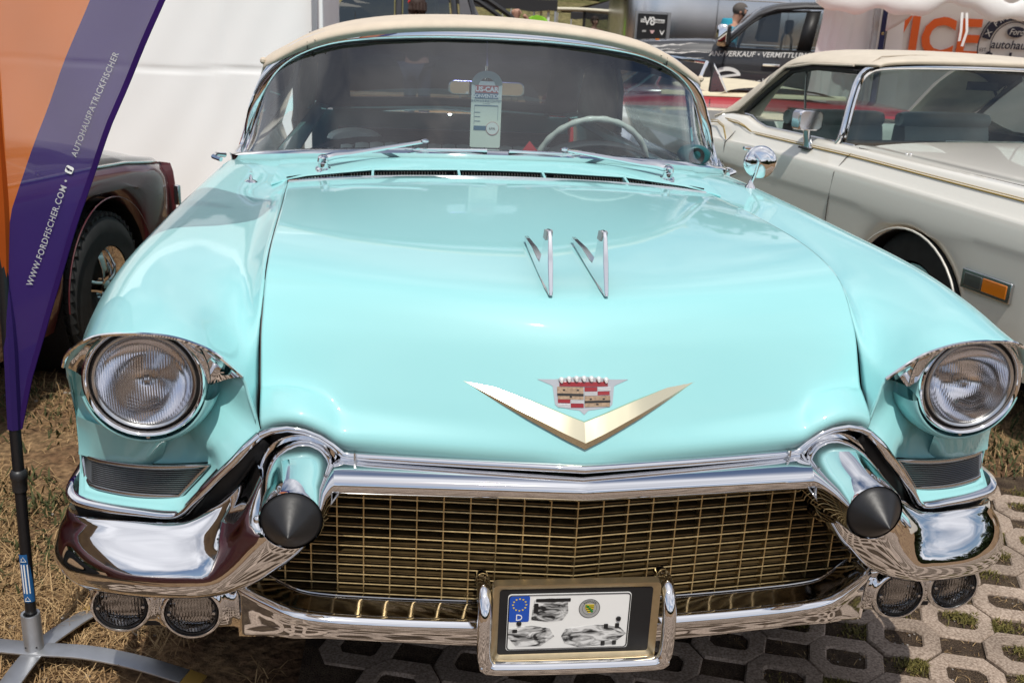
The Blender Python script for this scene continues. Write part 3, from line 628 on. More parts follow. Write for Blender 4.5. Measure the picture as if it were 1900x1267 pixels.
cell('crest_bar', -.048, -.001, .8845, .888, BLACK, .0102)
cell('crest_field', .001, .048, .8755, .884, CRG); cell('crest_field', .001, .047, .8665, .8745, CRG, .0095); cell('crest_bar', .001, .048, .8735, .8765, BLACK, .0102)
for x0, x1, z0, z1 in ((-.047, -.025, .8725, .878), (-.024, -.001, .8655, .8715), (.001, .024, .892, .8985), (.025, .047, .8855, .891)): cell('crest_enamel', x0, x1, z0, z1, RED)
for x0, x1, z0, z1 in ((-.047, -.025, .8655, .8715), (-.024, -.001, .8725, .878), (.001, .024, .8855, .891), (.025, .049, .892, .8985)):
    for q in range(3): cell('crest_stripe', x0, x1, z0 + (z1 - z0) * q / 3 + .0003, z0 + (z1 - z0) * (q + .62) / 3, SILV)
for k in range(8): cell('crest_enamel', -.044 + .011 * k, -.033 + .011 * k, .8998, .9068, RED)
for k in range(7):
    x = -.0405 + .0135 * k; z = .9115 - .03 * (x / .045) ** 2 * .12
    car.p('crown_pearl', ball(cp(x, z + .002, .010), .0052, 12), SILV, parent=ce)
    car.p('crown_dot', lathe([(0, .0002), (.0028, .0002), (.003, -.002)], cp(x, z + .0005, .0152), n=10), WHITE, parent=ce)
for x, z in ((-.036, .894), (-.011, .894), (-.024, .883), (.012, .8795), (.036, .8795), (.024, .871)): cell('crest_bird', x - .002, x + .002, z - .0008, z + .0008, BLACK, .0101)

# ---- twin fin ornaments on the hood
FIN = [(.312, 1.036), (.316, 1.046), (.338, 1.092), (.358, 1.136), (.368, 1.146), (.384, 1.146), (.396, 1.143), (.405, 1.127), (.413, 1.105), (.418, 1.085), (.430, 1.072), (.46, 1.072), (.55, 1.0755), (.640, 1.072), (.672, 1.071), (.685, 1.064), (.60, 1.0565), (.50, 1.0515), (.42, 1.048), (.352, 1.040)]
for sx in (1, -1):
    x = sx * .052
    hw_ = [.0030 + .0052 * min(1, max(.0, (y - .308) / .05)) * min(1, max(0, (1.150 - z) / .10)) * (1 if y < .45 else max(.35, 1 - (y - .45) / .3)) for y, z in FIN]
    nF = len(FIN); VV = [(x - h, y, z + .002) for h, (y, z) in zip(hw_, FIN)] + [(x + h, y, z + .002) for h, (y, z) in zip(hw_, FIN)]
    fn = car.p('hood_ornament', (VV, [tuple(range(nF))[::-1], tuple(range(nF, 2 * nF))] + [(i_, (i_ + 1) % nF, nF + (i_ + 1) % nF, nF + i_) for i_ in range(nF)]), mat('ornament_chrome', (.88, .88, .90), .12, 1.0), bev=.0013, ang=30)
    car.p('ornament_base', prism([(x + a, y, hood_z(x, y) + .0005) for a, y in [(-.009, .33), (-.010, .40), (-.008, .55), (-.004, .69), (.004, .69), (.008, .55), (.010, .40), (.009, .33), (.004, .306), (-.004, .306)]], (0, 0, .003)), CHROME, parent=fn)
    car.p('ornament_cap', prism([(x - .0062, y, z) for y, z in [(.369, 1.1465), (.384, 1.1472), (.397, 1.1438), (.4055, 1.1265), (.376, 1.128)]], (.0124, 0, 0)), mat('knurled_metal', (.45, .45, .45), .5, 1.0, bump=(900, .6)), parent=fn, smooth=False)

# ---- cowl with the fresh-air intake
WB = [(0, 1.830, 1.092), (.20, 1.838, 1.090), (.39, 1.861, 1.083), (.52, 1.89, 1.0735), (.65, 1.948, 1.060), (.75, 2.024, 1.043), (.81, 2.085, 1.031), (.85, 2.125, 1.022), (.872, 2.17, 1.016), (.884, 2.215, 1.010)]
WBf = [(-x, y, z) for x, y, z in WB[:0:-1]] + WB
def wb(x): return interp(abs(x), [p[0] for p in WB], [p[1] for p in WB]), interp(abs(x), [p[0] for p in WB], [p[2] for p in WB])
rows = [[], [], [], []]
for x in np.linspace(-.70, .70, 29):
    ax = abs(x); t = ax / .70
    yf = 1.712; zf = interp(ax, [0, .13, .4, .61, .655, .70], [1.066, 1.065, 1.057, 1.032, 1.0235, 1.0145])
    yb_, zb_ = wb(x); yb_ += .01; zb_ -= .006
    if ax > .635: yf = 1.712 - (ax - .635) * 1.15
    rows[0].append((x, yf + .002, zf - .009)); rows[1].append((x, yf - .004, zf)); rows[2].append((x, (yf + yb_) / 2, (zf + zb_) / 2 + .006)); rows[3].append((x, yb_, zb_))
car.p('cowl', loft([rows[1], rows[2], rows[3]], 4, 1), AQUA, ang=0)
car.p('cowl_lip', loft([rows[0], [(x, y - .002, z - .004) for x, y, z in rows[1]], rows[1]], 1, 1), AQUA, ang=60)
vent = [(x, 1.725, interp(abs(x), [0, .3, .5, .655], [1.040, 1.034, 1.022, 1.006])) for x in np.linspace(-.66, .66, 21)]
car.p('vent_recess', flip(loft([[(x, 1.60, z - .012) for x, y, z in vent], [(x, y - 1.0 * max(0, abs(x) - .62), z - .035) for x, y, z in vent], [(x, y - 1.0 * max(0, abs(x) - .62), z + .022) for x, y, z in vent]], 1, 1)), BLACK)
fins = []
for k in range(-70, 71):
    x = k * .0091; z = interp(abs(x), [0, .3, .5, .655], [1.049, 1.044, 1.032, 1.015])
    if abs(k) % 35 not in (17, 18): fins.append(box(x - .0014, x + .0014, 1.695 - .35 * max(0, abs(x) - .5), 1.716 - .35 * max(0, abs(x) - .5), z - .045, z + .006))
car.p('vent_fin', join(*fins), mat('vent_metal', (.25, .24, .22), .4, .8), smooth=False, kind='stuff')
for x in (-.398, -.133, .133, .398):
    z = interp(abs(x), [0, .3, .5, .655], [1.052, 1.046, 1.036, 1.018])
    car.p('vent_divider', prism([(x - .004, 1.632, z - .008), (x - .004, 1.634, z + .005), (x - .004, 1.709, z + .016), (x - .004, 1.716, z - .01)], (.008, 0, 0)), AQUA, bev=.002)

# ---- windshield: panoramic pane and its chrome frame
WT = [(0, 2.090, 1.469), (.20, 2.095, 1.466), (.38, 2.112, 1.454), (.50, 2.135, 1.439), (.585, 2.160, 1.418), (.655, 2.185, 1.389), (.705, 2.205, 1.358), (.745, 2.222, 1.322), (.775, 2.235, 1.28), (.80, 2.246, 1.23), (.822, 2.250, 1.18), (.843, 2.248, 1.11), (.862, 2.238, 1.05), (.876, 2.222, 1.012)]
WTf = [(-x, y, z) for x, y, z in WT[:0:-1]] + WT
# pane: match bottom and top curves by x up to the corner
gb, gt = [], []
for s in np.linspace(-1, 1, 41):
    a = abs(s); x = .872 * s
    yb_, zb_ = wb(x); gb.append((x, yb_ + .006, zb_ + .006))
tt = np.linspace(-1, 1, 41)
cumT = np.array(WTf); dT = np.r_[0, np.cumsum(np.linalg.norm(np.diff(cumT, axis=0), axis=1))]; dT = dT / dT[-1] * 2 - 1
# top curve parameter: let the last 18% of the pane's columns run down the pillar
for s in tt:
    q = s * (1 - .0 * abs(s)); gt.append(tuple(np.array([interp(q, dT, cumT[:, k]) for k in range(3)]) + (0, .006, -.012)))
pr_ = []
for f in np.linspace(0, 1, 9):
    r = []
    for a, b in zip(gb, gt):
        p = np.array(a) * (1 - f) + np.array(b) * f; p[1] -= .018 * math.sin(math.pi * f); r.append(tuple(p))
    pr_.append(r)
wsd = car.p('windshield', loft(pr_, 1, 1), GLASS, ang=0)
hp = crs(WTf, 4)
hw = [.62 + .46 * min(1, max(0, (p[2] - 1.10) / .30)) for p in hp]
hd_prof = [(-.012, -.018), (-.016, .0), (-.010, .012), (.0, .0185), (.012, .016), (.014, -.018)]
car.p('windshield_frame', sweep(hp, [(a, b) for a, b in [(-.020, -.016), (-.021, .014), (-.017, .020), (-.008, .0165), (.004, .006), (.0125, -.006), (.0155, -.013), (.012, -.018)]], up=(0, -.42, .92), scale=hw), CHROME, ang=60)
car.p('windshield_gasket', tube([(p[0] * .978, p[1] - .004, p[2] - (.021 if p[2] > 1.36 else .021 * max(0, (p[2] - 1.0) / .36))) for p in hp], .006, 6), BLACK)
car.p('windshield_base_trim', sweep(crs([(x, y - .004, z + .001) for x, y, z in WBf], 4), [(-.020, -.018), (-.024, .0), (-.015, .013), (.004, .020), (.020, .018), (.020, -.018)][::-1], up=(0, -.6, 1)), CHROME, ang=60)
for sx in (-1, 1):
    car.p('frame_corner', loft([[(sx * .862, 2.16, 1.006), (sx * .862, 2.15, 1.034), (sx * .86, 2.18, 1.06)], [(sx * .89, 2.19, 1.0), (sx * .892, 2.19, 1.026), (sx * .872, 2.21, 1.055)], [(sx * .893, 2.25, .998), (sx * .895, 2.25, 1.02), (sx * .872, 2.255, 1.05)]], 3, 3), CHROME, solid=.004)
    car.p('frame_joint', box(*sorted((sx * .626, sx * .628)), 2.15, 2.176, 1.386, 1.414), BLACK)

# ---- wipers
for sx in (-1, 1):
    B = (sx * .553, 1.752, 1.0385)
    wp = car.p('wiper', lathe([(.026, -.002), (.024, .006), (.016, .010), (.015, .024), (.018, .028), (.016, .042), (.009, .047), (0, .048)], (B[0], B[1], B[2] + .005), (0, -.25, 1), 20), CHROME, ang=40)
    car.p('wiper_foot', prism([(B[0] + a * 1., B[1] + b, B[2] + .002 + .25 * b) for a, b in [(-.022, -.01), (-.017, -.03), (-.004, -.038), (.004, -.038), (.017, -.03), (.022, -.01), (.02, .012), (-.02, .012)]], (0, 0, .008)), CHROME, parent=wp, bev=.002)
    A0, A1 = (B[0] * .99, B[1] + .004, B[2] + .040), (sx * .235, 1.832, 1.130)
    if sx > 0: A1 = (sx * .222, 1.83, 1.118)
    car.p('wiper_arm', tube([A0, tuple(np.array(A0) * .9 + np.array(A1) * .1 + (0, -.004, .004)), tuple(np.array(A0) * .75 + np.array(A1) * .25), A1], .010, 8, scale=[1.2, 1.15, .85, .55]), CHROME, parent=wp)
    for bb in (ball((A1[0], A1[1] - .004, A1[2] + .002), .010, 10, (1.5, 1, .8)), ball((A0[0], A0[1] - .016, A0[2] - .006), .012, 8)): car.p('wiper_hinge', bb, CHROME, parent=wp)
    e0, e1 = (sx * .44, 1.852, 1.089), (sx * .035, 1.802, 1.112)
    car.p('wiper_blade', sweep([e0, (sx * .3, 1.838, 1.103), (sx * .16, 1.816, 1.108), e1], rrect(.014, .010, .003, 1)), CHROME, parent=wp)
    car.p('wiper_rubber', sweep([(e0[0], e0[1] + .005, e0[2] - .008), (sx * .16, 1.822, 1.099), (e1[0], e1[1] + .006, e1[2] - .008)], rrect(.010, .018, .002, 1)), RUBBER, parent=wp)

# ---- soft top
prof_x = [0, .16, .32, .46, .56, .64, .70, .745, .775, .787]
def arch(z0, fl=1.): return [z0 - d * fl for d in (0, .004, .014, .034, .057, .086, .117, .142, .158, .168)]
rows = []
for y, dz, kx in [(2.085, -.037, 1.), (2.070, -.022, 1.), (2.078, -.006, 1.), (2.11, .004, 1.), (2.25, .012, 1.), (2.7, .020, 1.), (3.3, .018, .99), (3.9, .0, .97), (4.25, -.05, .95)]:
    zz = arch(1.507 + dz)
    oy = [0, .003, .012, .030, .055, .085, .115, .14, .162, .175]; k = max(0, 1 - (y - 2.05) / .8)
    r = [(x * kx, y + o * (k if y > 2.2 else 1), z) for x, o, z in zip(prof_x, oy, zz)]
    rows.append([(-x, yy, z) for x, yy, z in r[:0:-1]] + r)
top = car.p('soft_top', loft(rows, 3, 3), CREAM, ang=0)
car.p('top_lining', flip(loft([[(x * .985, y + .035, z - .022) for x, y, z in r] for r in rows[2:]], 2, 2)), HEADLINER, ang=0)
for sx in (-1, 1):
    car.p('top_seam', tube([(sx * .60, y + .06 * max(0, 1 - (y - 2.05) / .8), z) for y, z in [(2.075, 1.4205), (2.10, 1.4335), (2.3, 1.446), (2.8, 1.4545), (3.5, 1.449), (4.0, 1.428)]], .0025, 5), CREAM)
    car.p('roof_end_cap', ball((sx * .786, 2.253, 1.341), .014, 10, (.9, 1.2, .9)), CREAM)
    # quarter and rear of the top
    car.p('top_quarter', (lambda q: q if sx > 0 else mir(q))(flip(loft([[(.765, 3.60, 1.335), (.765, 3.9, 1.325), (.745, 4.25, 1.28)], [(.80, 3.62, 1.15), (.80, 4.0, 1.14), (.77, 4.5, 1.12)], [(.83, 3.66, .985), (.83, 4.1, .985), (.80, 4.75, .985)]], 3, 3))), CREAM, solid=.012)
RW = lambda x, f: (x, 4.25 + .46 * f + .06 * (1 - (x / .8) ** 2), 1.425 - .43 * f - .02 * (x / .8) ** 2)
def rear(x0, x1, f0, f1, n=6): return loft([[RW(x, f) for x in np.linspace(x0, x1, n)] for f in np.linspace(f0, f1, 4)], 1, 1)
car.p('top_rear', join(rear(-.78, -.58, 0, 1), rear(.58, .78, 0, 1), rear(-.58, .58, 0, .2), rear(-.58, .58, .86, 1)), HEADLINER, solid=.01)
car.p('rear_window', rear(-.58, .58, .2, .86, 12), VINYLWIN, ang=0)
# ---- body behind the cowl: doors, quarters, fins
BS = []
for y, w, zt, fin in [(2.20, .955, .965, 0), (2.7, .965, .962, 0), (3.4, .972, .955, 0), (4.1, .975, .955, .01), (4.7, .965, .96, .05), (5.2, .94, .955, .10), (5.42, .90, .93, .11)]:
    r = [(w - .26, y, zt + .015), (w - .14, y, zt + .022 + fin * .5), (w - .07, y, zt + .018 + fin), (w - .025, y, zt - .01 + fin * .8), (w, y, zt - .09), (w + .008, y, .72), (w + .005, y, .55), (w - .02, y, .36), (w - .06, y, .27)]
    BS.append(r)
for sx in (1, -1):
    q = flip(loft(BS, 3, 2)); car.p('body_side', q if sx < 0 and False else (mir(q) if sx < 0 else q), AQUA, ang=0, solid=.01)
    hdl = tube([(sx * .955, 2.32, .985), (sx * .985, 2.34, .992), (sx * .99, 2.42, .990), (sx * .96, 2.45, .984)], .009, 8); car.p('door_handle', hdl, CHROME)
car.p('trunk_deck', loft([[(-.72, y, z - .01), (-.4, y, z), (0, y, z + .015), (.4, y, z), (.72, y, z - .01)] for y, z in [(4.66, .985), (4.9, .99), (5.2, .96), (5.42, .90)]], 3, 3), AQUA, ang=0)
car.p('tail_panel', box(-.86, .86, 5.40, 5.43, .35, .90), AQUA)
car.p('floor_pan', box(-.93, .93, .50, 5.38, .24, .30), BLACK)
# wheel tubs closed in dark
for sx in (-1, 1):
    car.p('wheel_well', box(*sorted((sx * .52, sx * .92)), .50, 1.62, .30, .80), BLACK)
# ---- road wheels
def tyre(c, r=.36, w=.11, ax=1):
    return lathe([(r * .58, -w), (r * .8, -w), (r * .93, -w * .95), (r * .985, -w * .75), (r, -w * .4), (r, w * .4), (r * .985, w * .75), (r * .93, w * .95), (r * .8, w), (r * .58, w)], c, (ax, 0, 0), 40)
for sx in (-1, 1):
    for y in (.98, 4.27):
        c = (sx * .80, y, .355)
        t = car.p('wheel', tyre(c), TYRE, ang=50)
        car.p('hub_cap', lathe([(.205, .07), (.2, .10), (.17, .11), (.15, .10), (.10, .115), (.05, .125), (0, .13)], c, (sx, 0, 0), 32), CHROME, parent=t)

# ---- side windows
for sx in (-1, 1):
    def sw(a): return a if sx > 0 else mir(a)
    car.p('side_window', sw(loft([[(.875, 2.50, .985), (.872, 3.0, .985), (.865, 3.55, .985)], [(.815, 2.44, 1.20), (.81, 3.0, 1.22), (.80, 3.6, 1.20)], [(.772, 2.42, 1.352), (.765, 3.0, 1.362), (.765, 3.6, 1.34)]], 2, 2)), GLASS2)
    car.p('vent_window', sw(loft([[(.878, 2.26, .985), (.876, 2.49, .985)], [(.83, 2.275, 1.18), (.815, 2.43, 1.20)], [(.79, 2.29, 1.33), (.772, 2.41, 1.352)]], 2, 2)), GLASS2)
    car.p('window_post', sw(tube([(.876, 2.495, .985), (.815, 2.435, 1.20), (.772, 2.415, 1.355)], .010, 8)), CHROME)
    car.p('window_post', sw(tube([(.80, 3.58, 1.0), (.80, 3.6, 1.2), (.765, 3.6, 1.345)], .014, 8)), DARKIN)
    car.p('window_rail', sw(tube([(.765, 2.30, 1.322), (.755, 2.8, 1.338), (.755, 3.62, 1.32)], .012, 8)), DARKIN)
    car.p('door_panel', sw(box(.80, .87, 2.24, 3.7, .45, .985)), mat('door_card', (.03, .13, .14), .5), bev=.01)
    car.p('door_sill', sw(box(.78, .885, 2.24, 4.3, .984, .997)), CHROME, bev=.003)

# ---- interior
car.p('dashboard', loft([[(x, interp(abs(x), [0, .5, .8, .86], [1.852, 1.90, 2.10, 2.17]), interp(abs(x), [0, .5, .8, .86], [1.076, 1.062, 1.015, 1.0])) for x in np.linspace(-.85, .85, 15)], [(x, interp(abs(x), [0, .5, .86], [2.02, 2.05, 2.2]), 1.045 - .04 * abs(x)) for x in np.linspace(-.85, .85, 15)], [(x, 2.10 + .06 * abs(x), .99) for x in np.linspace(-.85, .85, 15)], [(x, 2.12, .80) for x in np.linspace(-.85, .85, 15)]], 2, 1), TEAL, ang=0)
car.p('instrument_hood', loft([[(.39 + .19 * math.cos(a), 2.03, 1.035 + .075 * math.sin(a)) for a in np.linspace(0, math.pi, 11)], [(.39 + .205 * math.cos(a), 2.14, 1.03 + .082 * math.sin(a)) for a in np.linspace(0, math.pi, 11)]], 2, 1), DARKIN, solid=.008)
car.p('dash_pod', loft([[(.745 + .058 * kx * math.cos(a), 2.095 + yy, 1.083 + .036 * kz * math.sin(a)) for a in np.linspace(0, 2 * math.pi, 17)[:-1]] for yy, kx, kz in [(-.032, .55, .75), (-.028, .82, .95), (0, 1.0, 1.05), (.05, .9, .9), (.07, .4, .5)]], 2, 2, closed=True, caps=True), TEAL, ang=0)
car.p('pod_vent', lathe([(.0, .0), (.012, .001), (.022, .006), (.027, .009), (.029, .004), (.028, -.01)], (.742, 2.065, 1.083), (0, -1, .1), 24), BLACK)
car.p('pod_stem', lathe([(.02, 0), (.02, .02), (.016, .03)], (.76, 2.10, 1.018), (0, 0, 1), 16), CHROME)
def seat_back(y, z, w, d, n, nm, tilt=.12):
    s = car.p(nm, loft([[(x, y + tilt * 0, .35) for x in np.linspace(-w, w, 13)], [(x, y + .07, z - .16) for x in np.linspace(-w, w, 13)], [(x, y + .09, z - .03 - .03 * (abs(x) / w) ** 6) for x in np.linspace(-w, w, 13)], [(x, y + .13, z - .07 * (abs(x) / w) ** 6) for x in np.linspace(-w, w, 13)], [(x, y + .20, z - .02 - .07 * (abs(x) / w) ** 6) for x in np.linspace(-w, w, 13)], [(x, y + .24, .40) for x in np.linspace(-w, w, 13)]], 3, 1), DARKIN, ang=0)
    for k in range(n):
        x0 = -w * .94 + 1.88 * w * k / n; x1 = x0 + 1.88 * w / n * .94; e = max(abs(x0), abs(x1)) / w
        zt = z + .004 - .08 * max(0, (e - .55) / .45) ** 2.5
        pr2 = []
        for t in (0, .15, .5, .85, 1.):
            x = x0 + (x1 - x0) * t; b = .012 * math.sin(math.pi * t)
            pr2.append([(x, y + .06 - b, z - .40), (x, y + .066 - b, z - .14), (x, y + .085 - b, zt - .03), (x, y + .125, zt + b * .5), (x, y + .17, zt - .004)])
        car.p('seat_pleat', flip(loft(np.array(pr2).transpose(1, 0, 2), 2, 1)), SEATV, parent=s, ang=0)
    return s
seat_back(2.80, .985, .72, .2, 22, 'front_seat')
car.p('rear_seat', loft([[(x, 3.95, .45) for x in np.linspace(-.62, .62, 9)], [(x, 4.0, .88) for x in np.linspace(-.62, .62, 9)], [(x, 4.08, .93) for x in np.linspace(-.62, .62, 9)], [(x, 4.3, .90) for x in np.linspace(-.62, .62, 9)]], 3, 1), DARKIN, ang=0)
car.p('head_rest', loft([[(-.5 + .12 * kx * math.cos(a), 3.05 + yy, .985 + .045 * kz * math.sin(a)) for a in np.linspace(0, math.pi, 9)] for yy, kx, kz in [(0, .8, .8), (.03, 1, 1), (.08, 1, 1), (.11, .8, .7)]], 2, 2, caps=True), SEATV)
# steering wheel
SCn = Vector((.385, 2.185, 1.012)); ax_ = Vector((0, -math.cos(.47), -math.sin(.47) * -1)).normalized() if False else Vector((0, -math.cos(.44), -math.sin(.44)))
e1 = Vector((1, 0, 0)); e2 = Vector((0, -math.sin(.44), math.cos(.44)))
rim_path = [tuple(SCn + (e1 * math.cos(a) + e2 * math.sin(a)) * .205) for a in np.linspace(0, 2 * math.pi, 97)[:-1]]
sw_ = car.p('steering_wheel', tube(rim_path, .0115, 8, closed=True, up=(0, .3, 1), scale=[1.06 if (i // 2) % 2 else .9 for i in range(96)]), mat('ivory_plastic', (.55, .55, .50), .3), ang=0)
for a in (math.pi + .12, -.12): car.p('spoke', tube([tuple(SCn), tuple(SCn + (e1 * math.cos(a) + e2 * math.sin(a)) * .20)], .009, 8), CHROME, parent=sw_)
car.p('horn_button', lathe([(.04, 0), (.035, .02), (0, .03)], SCn, (0, .9, .42), 20), CHROME, parent=sw_)
car.p('steering_column', tube([tuple(SCn), tuple(SCn + Vector((0, -.18, -.085)))], .03, 12), TEAL)
# rear-view mirror on its rod
rv = car.p('rear_view_mirror', prism([(-.012 + x, 2.150, 1.283 + z) for x, z in rrect(.268, .052, .02, 4)], (0, .018, 0)), DULL, bev=.004)
car.p('mirror_back', prism([(-.012 + x, 2.1475, 1.283 + z) for x, z in rrect(.255, .040, .016, 4)], (0, .003, 0)), CHROME, parent=rv)
car.p('mirror_rod', tube([(-.016, 2.135, 1.445), (-.016, 2.128, 1.36), (-.016, 2.135, 1.300)], .0045, 8), CHROME, parent=rv)
car.p('mirror_ball', ball((-.016, 2.133, 1.298), .011, 10), RUBBER, parent=rv)
# ---- round door mirror on the far fender, aerial knob on the near one
mb = car.p('wing_mirror', lathe([(.020, 0), (.018, .008), (.010, .018), (.007, .03)], (.855, 1.80, 1.012), (0.05, .05, 1), 18), CHROME)
car.p('mirror_stalk', tube([(.856, 1.80, 1.028), (.866, 1.795, 1.065), (.872, 1.79, 1.108)], .006, 8), CHROME, parent=mb)
mn = Vector((-.24, -.95, .08)).normalized()
car.p('mirror_disc', flip(lathe([(0, .010), (.03, .009), (.046, .0055), (.0530, .0), (.0545, -.004), (.05, -.014), (.02, -.022), (0, -.024)], (.880, 1.80, 1.103), mn, 36)), MIRROR, parent=mb, ang=60)
car.p('mirror_arm', tube([(.872, 1.782, 1.108), (.860, 1.80, 1.125), (.845, 1.83, 1.145)], .005, 6), CHROME, parent=mb)
car.p('mirror_bracket', box(.826, .852, 1.815, 1.835, 1.138, 1.150), CHROME, parent=mb, bev=.003)
ae = car.p('aerial', lathe([(.021, 0), (.020, .004), (.013, .008), (.006, .010), (.005, .018), (.003, .024), (.005, .028), (.006, .032), (0, .032)], (-.767, 1.69, 1.006), (0, 0, 1), 18), CHROME)
car.p('aerial_seal', lathe([(.0225, -.004), (.0225, .001), (.02, .002)], (-.767, 1.69, 1.006), (0, 0, 1), 18), RUBBER, parent=ae)
# ---- things left in the car
tag = Thing('contest_tag', 'pale contest tag with red and blue headline hanging from the rear-view mirror', 'tag', (-.016, 2.10, 1.30))
ty = 2.095
tg = prism([(-.016 + x, ty, 1.198 + z) for x, z in rrect(.106, .225, .006, 3)], (0, .001, 0)); tag.p('card', tg, mat('tag_card', (.62, .66, .58), .5))
hole_o = [(-.016 + .0535 * math.cos(a), ty - .001, 1.300 + .046 * math.sin(a)) for a in np.linspace(0, math.pi, 17)]; hole_i = [(-.016 + .030 * math.cos(a), ty - .001, 1.292 + .030 * math.sin(a)) for a in np.linspace(0, math.pi, 17)]
V = hole_o + hole_i; tag.p('hanger', ([tuple(v) for v in V], [(i, i + 1, 17 + i + 1, 17 + i) for i in range(16)]), mat('hanger_vinyl', (.16, .22, .20), .3), smooth=False, solid=.001)
RB, BB = mat('tag_red', (.42, .06, .06), .5), mat('tag_blue', (.03, .12, .20), .5)
def tb(nm, x0, x1, z0, z1, m, d=.0012): return tag.p(nm, box(-.016 + x0, -.016 + x1, ty - d, ty - .0002, z0, z1), m, smooth=False)
tb('headline_panel', -.040, .040, 1.272, 1.297, RB); tb('headline_panel', -.041, .041, 1.252, 1.2715, BB)
def tt_(s, size, x, z, m, al='CENTER', d=.0014, sp=1., b=.0): tag.p('lettering', text(s, size, (-.016 + x, ty - d, z), (1, 0, 0), (0, 0, 1), .0002, bold=b, space=sp, align=al), m, smooth=False)
tt_('US-CAR', .023, 0, 1.2765, WHITE, b=.0008); tt_('CONVENTION', .0165, 0, 1.256, WHITE, sp=.88, b=.0003); tt_('SHOW & SHINE CONTEST', .0105, 0, 1.2415, BB, sp=.84); tt_('13.-14. JULI', .0055, 0, 1.2345, BB)
for z in (1.205, 1.190, 1.175): tb('form_line', -.040, -.02, z, z + .0018, BB)
tb('form_rule', -.041, .041, 1.2275, 1.2305, BB); tb('form_rule', -.0415, -.0405, 1.165, 1.2275, BB); tb('form_rule', .0405, .0415, 1.18, 1.2275, BB); tb('form_panel', -.042, .004, 1.145, 1.160, BB)
tag.p('number_disc', lathe([(0, .0016), (.021, .0016), (.022, .0)], (.008, ty - .0005, 1.152), n=24), mat('disc_white', (.66, .68, .66), .5)); tag.p('disc_rim', ring((.008, ty - .0018, 1.152), .0222, .0006, n=24, k=4), RB)
tt_('69A', .013, .023, 1.1475, BLACK, d=.0026)
single('red_booklet', prism([(.075, 1.875, 1.088), (.112, 1.875, 1.138), (.158, 1.878, 1.086)], (0, .006, 0)), mat('booklet_red', (.50, .02, .03), .5), 'red folded paper standing on the dashboard right of the hanging tag', 'paper', smooth=False)
fl = Thing('dash_flag', 'red, white and blue cloth flag lying along the dashboard under the steering wheel', 'flag', (.45, 1.93, 1.07))
for nm, a, m_ in (('red_stripe', 0, RB), ('white_stripe', 1, WHITE), ('blue_stripe', 2, mat('flag_blue', (.01, .015, .16), .6))):
    rr_ = [[(x, interp(x, [.2, .5, .7], [1.875, 1.915, 2.0]) + .018 * v, 1.0755 + .015 * (1 - a) * .35 - .028 * max(0, x - .4) + .004 * math.sin(x * 30 + a) + .001 * a) for x in np.linspace(.22 + .12 * a, .60 + .045 * a, 10)] for v in (a, a + 1)]
    fl.p(nm, loft(rr_, 1, 2), m_, solid=.001)

# ================================================================== ground
RNG = np.random.default_rng(11)
def mat_ground(name, cols, scale, bump=.5, rough=.95):
    M = bpy.data.materials.new(name); M.use_nodes = True; N, L = M.node_tree.nodes, M.node_tree.links; P = N['Principled BSDF']; P.inputs['Roughness'].default_value = rough; P.inputs['Specular IOR Level'].default_value = .2
    t = N.new('ShaderNodeTexCoord'); a = N.new('ShaderNodeTexNoise'); a.inputs['Scale'].default_value = scale; a.inputs['Detail'].default_value = 9; a.inputs['Roughness'].default_value = .65
    b = N.new('ShaderNodeTexNoise'); b.inputs['Scale'].default_value = scale * 14; b.inputs['Detail'].default_value = 6
    L.new(t.outputs['Object'], a.inputs['Vector']); L.new(t.outputs['Object'], b.inputs['Vector'])
    r = N.new('ShaderNodeValToRGB'); r.color_ramp.elements.remove(r.color_ramp.elements[1])
    for i, c in enumerate(cols):
        e = r.color_ramp.elements[0] if i == 0 else r.color_ramp.elements.new(.3 + .4 * i / (len(cols) - 1)); e.position = .3 + .4 * i / (len(cols) - 1); e.color = (*c, 1)
    L.new(a.outputs['Fac'], r.inputs[0])
    r2 = N.new('ShaderNodeValToRGB'); r2.color_ramp.elements[0].position = .32; r2.color_ramp.elements[0].color = (.45, .45, .45, 1); r2.color_ramp.elements[1].position = .68; r2.color_ramp.elements[1].color = (1.35, 1.35, 1.35, 1)
    L.new(b.outputs['Fac'], r2.inputs[0]); mm = N.new('ShaderNodeMixRGB'); mm.blend_type = 'MULTIPLY'; mm.inputs[0].default_value = 1; L.new(r.outputs[0], mm.inputs[1]); L.new(r2.outputs[0], mm.inputs[2]); L.new(mm.outputs[0], P.inputs['Base Color'])
    bp_ = N.new('ShaderNodeBump'); bp_.inputs['Strength'].default_value = bump; bp_.inputs['Distance'].default_value = .02; L.new(b.outputs['Fac'], bp_.inputs['Height']); L.new(bp_.outputs[0], P.inputs['Normal'])
    MATS[name] = M; return M
DIRT = mat_ground('dry_soil', [(.080, .044, .024), (.16, .092, .050), (.29, .185, .098), (.21, .135, .07)], 3.2, .8)
MEADOW = mat_ground('dry_meadow', [(.09, .10, .03), (.16, .14, .06), (.25, .20, .10)], .35, .4)
SOIL2 = mat_ground('dark_soil', [(.065, .043, .030), (.12, .082, .055), (.20, .145, .092)], 16, 1.0)
def gh(x, y): return .010 * math.sin(x * 3.1 + 1) * math.cos(y * 2.3) + .006 * math.sin(x * 9 + y * 7)
gv, gi = [], {}
xs_g = np.r_[np.linspace(-320, -12, 9), np.linspace(-10, -3.2, 9), np.linspace(-3, -.5, 34)]
ys_g = np.r_[np.linspace(-320, -8, 8), np.linspace(-6, 0, 14), np.linspace(.2, 4.2, 44), np.linspace(5, 12, 8), np.linspace(20, 320, 9)]
rows = [[(x, y, gh(x, y) - .012 if (-12 < x < -.55 and -6 < y < 12) else -.012) for x in np.r_[xs_g, np.linspace(-.3, 12, 12), np.linspace(20, 320, 8)]] for y in ys_g]
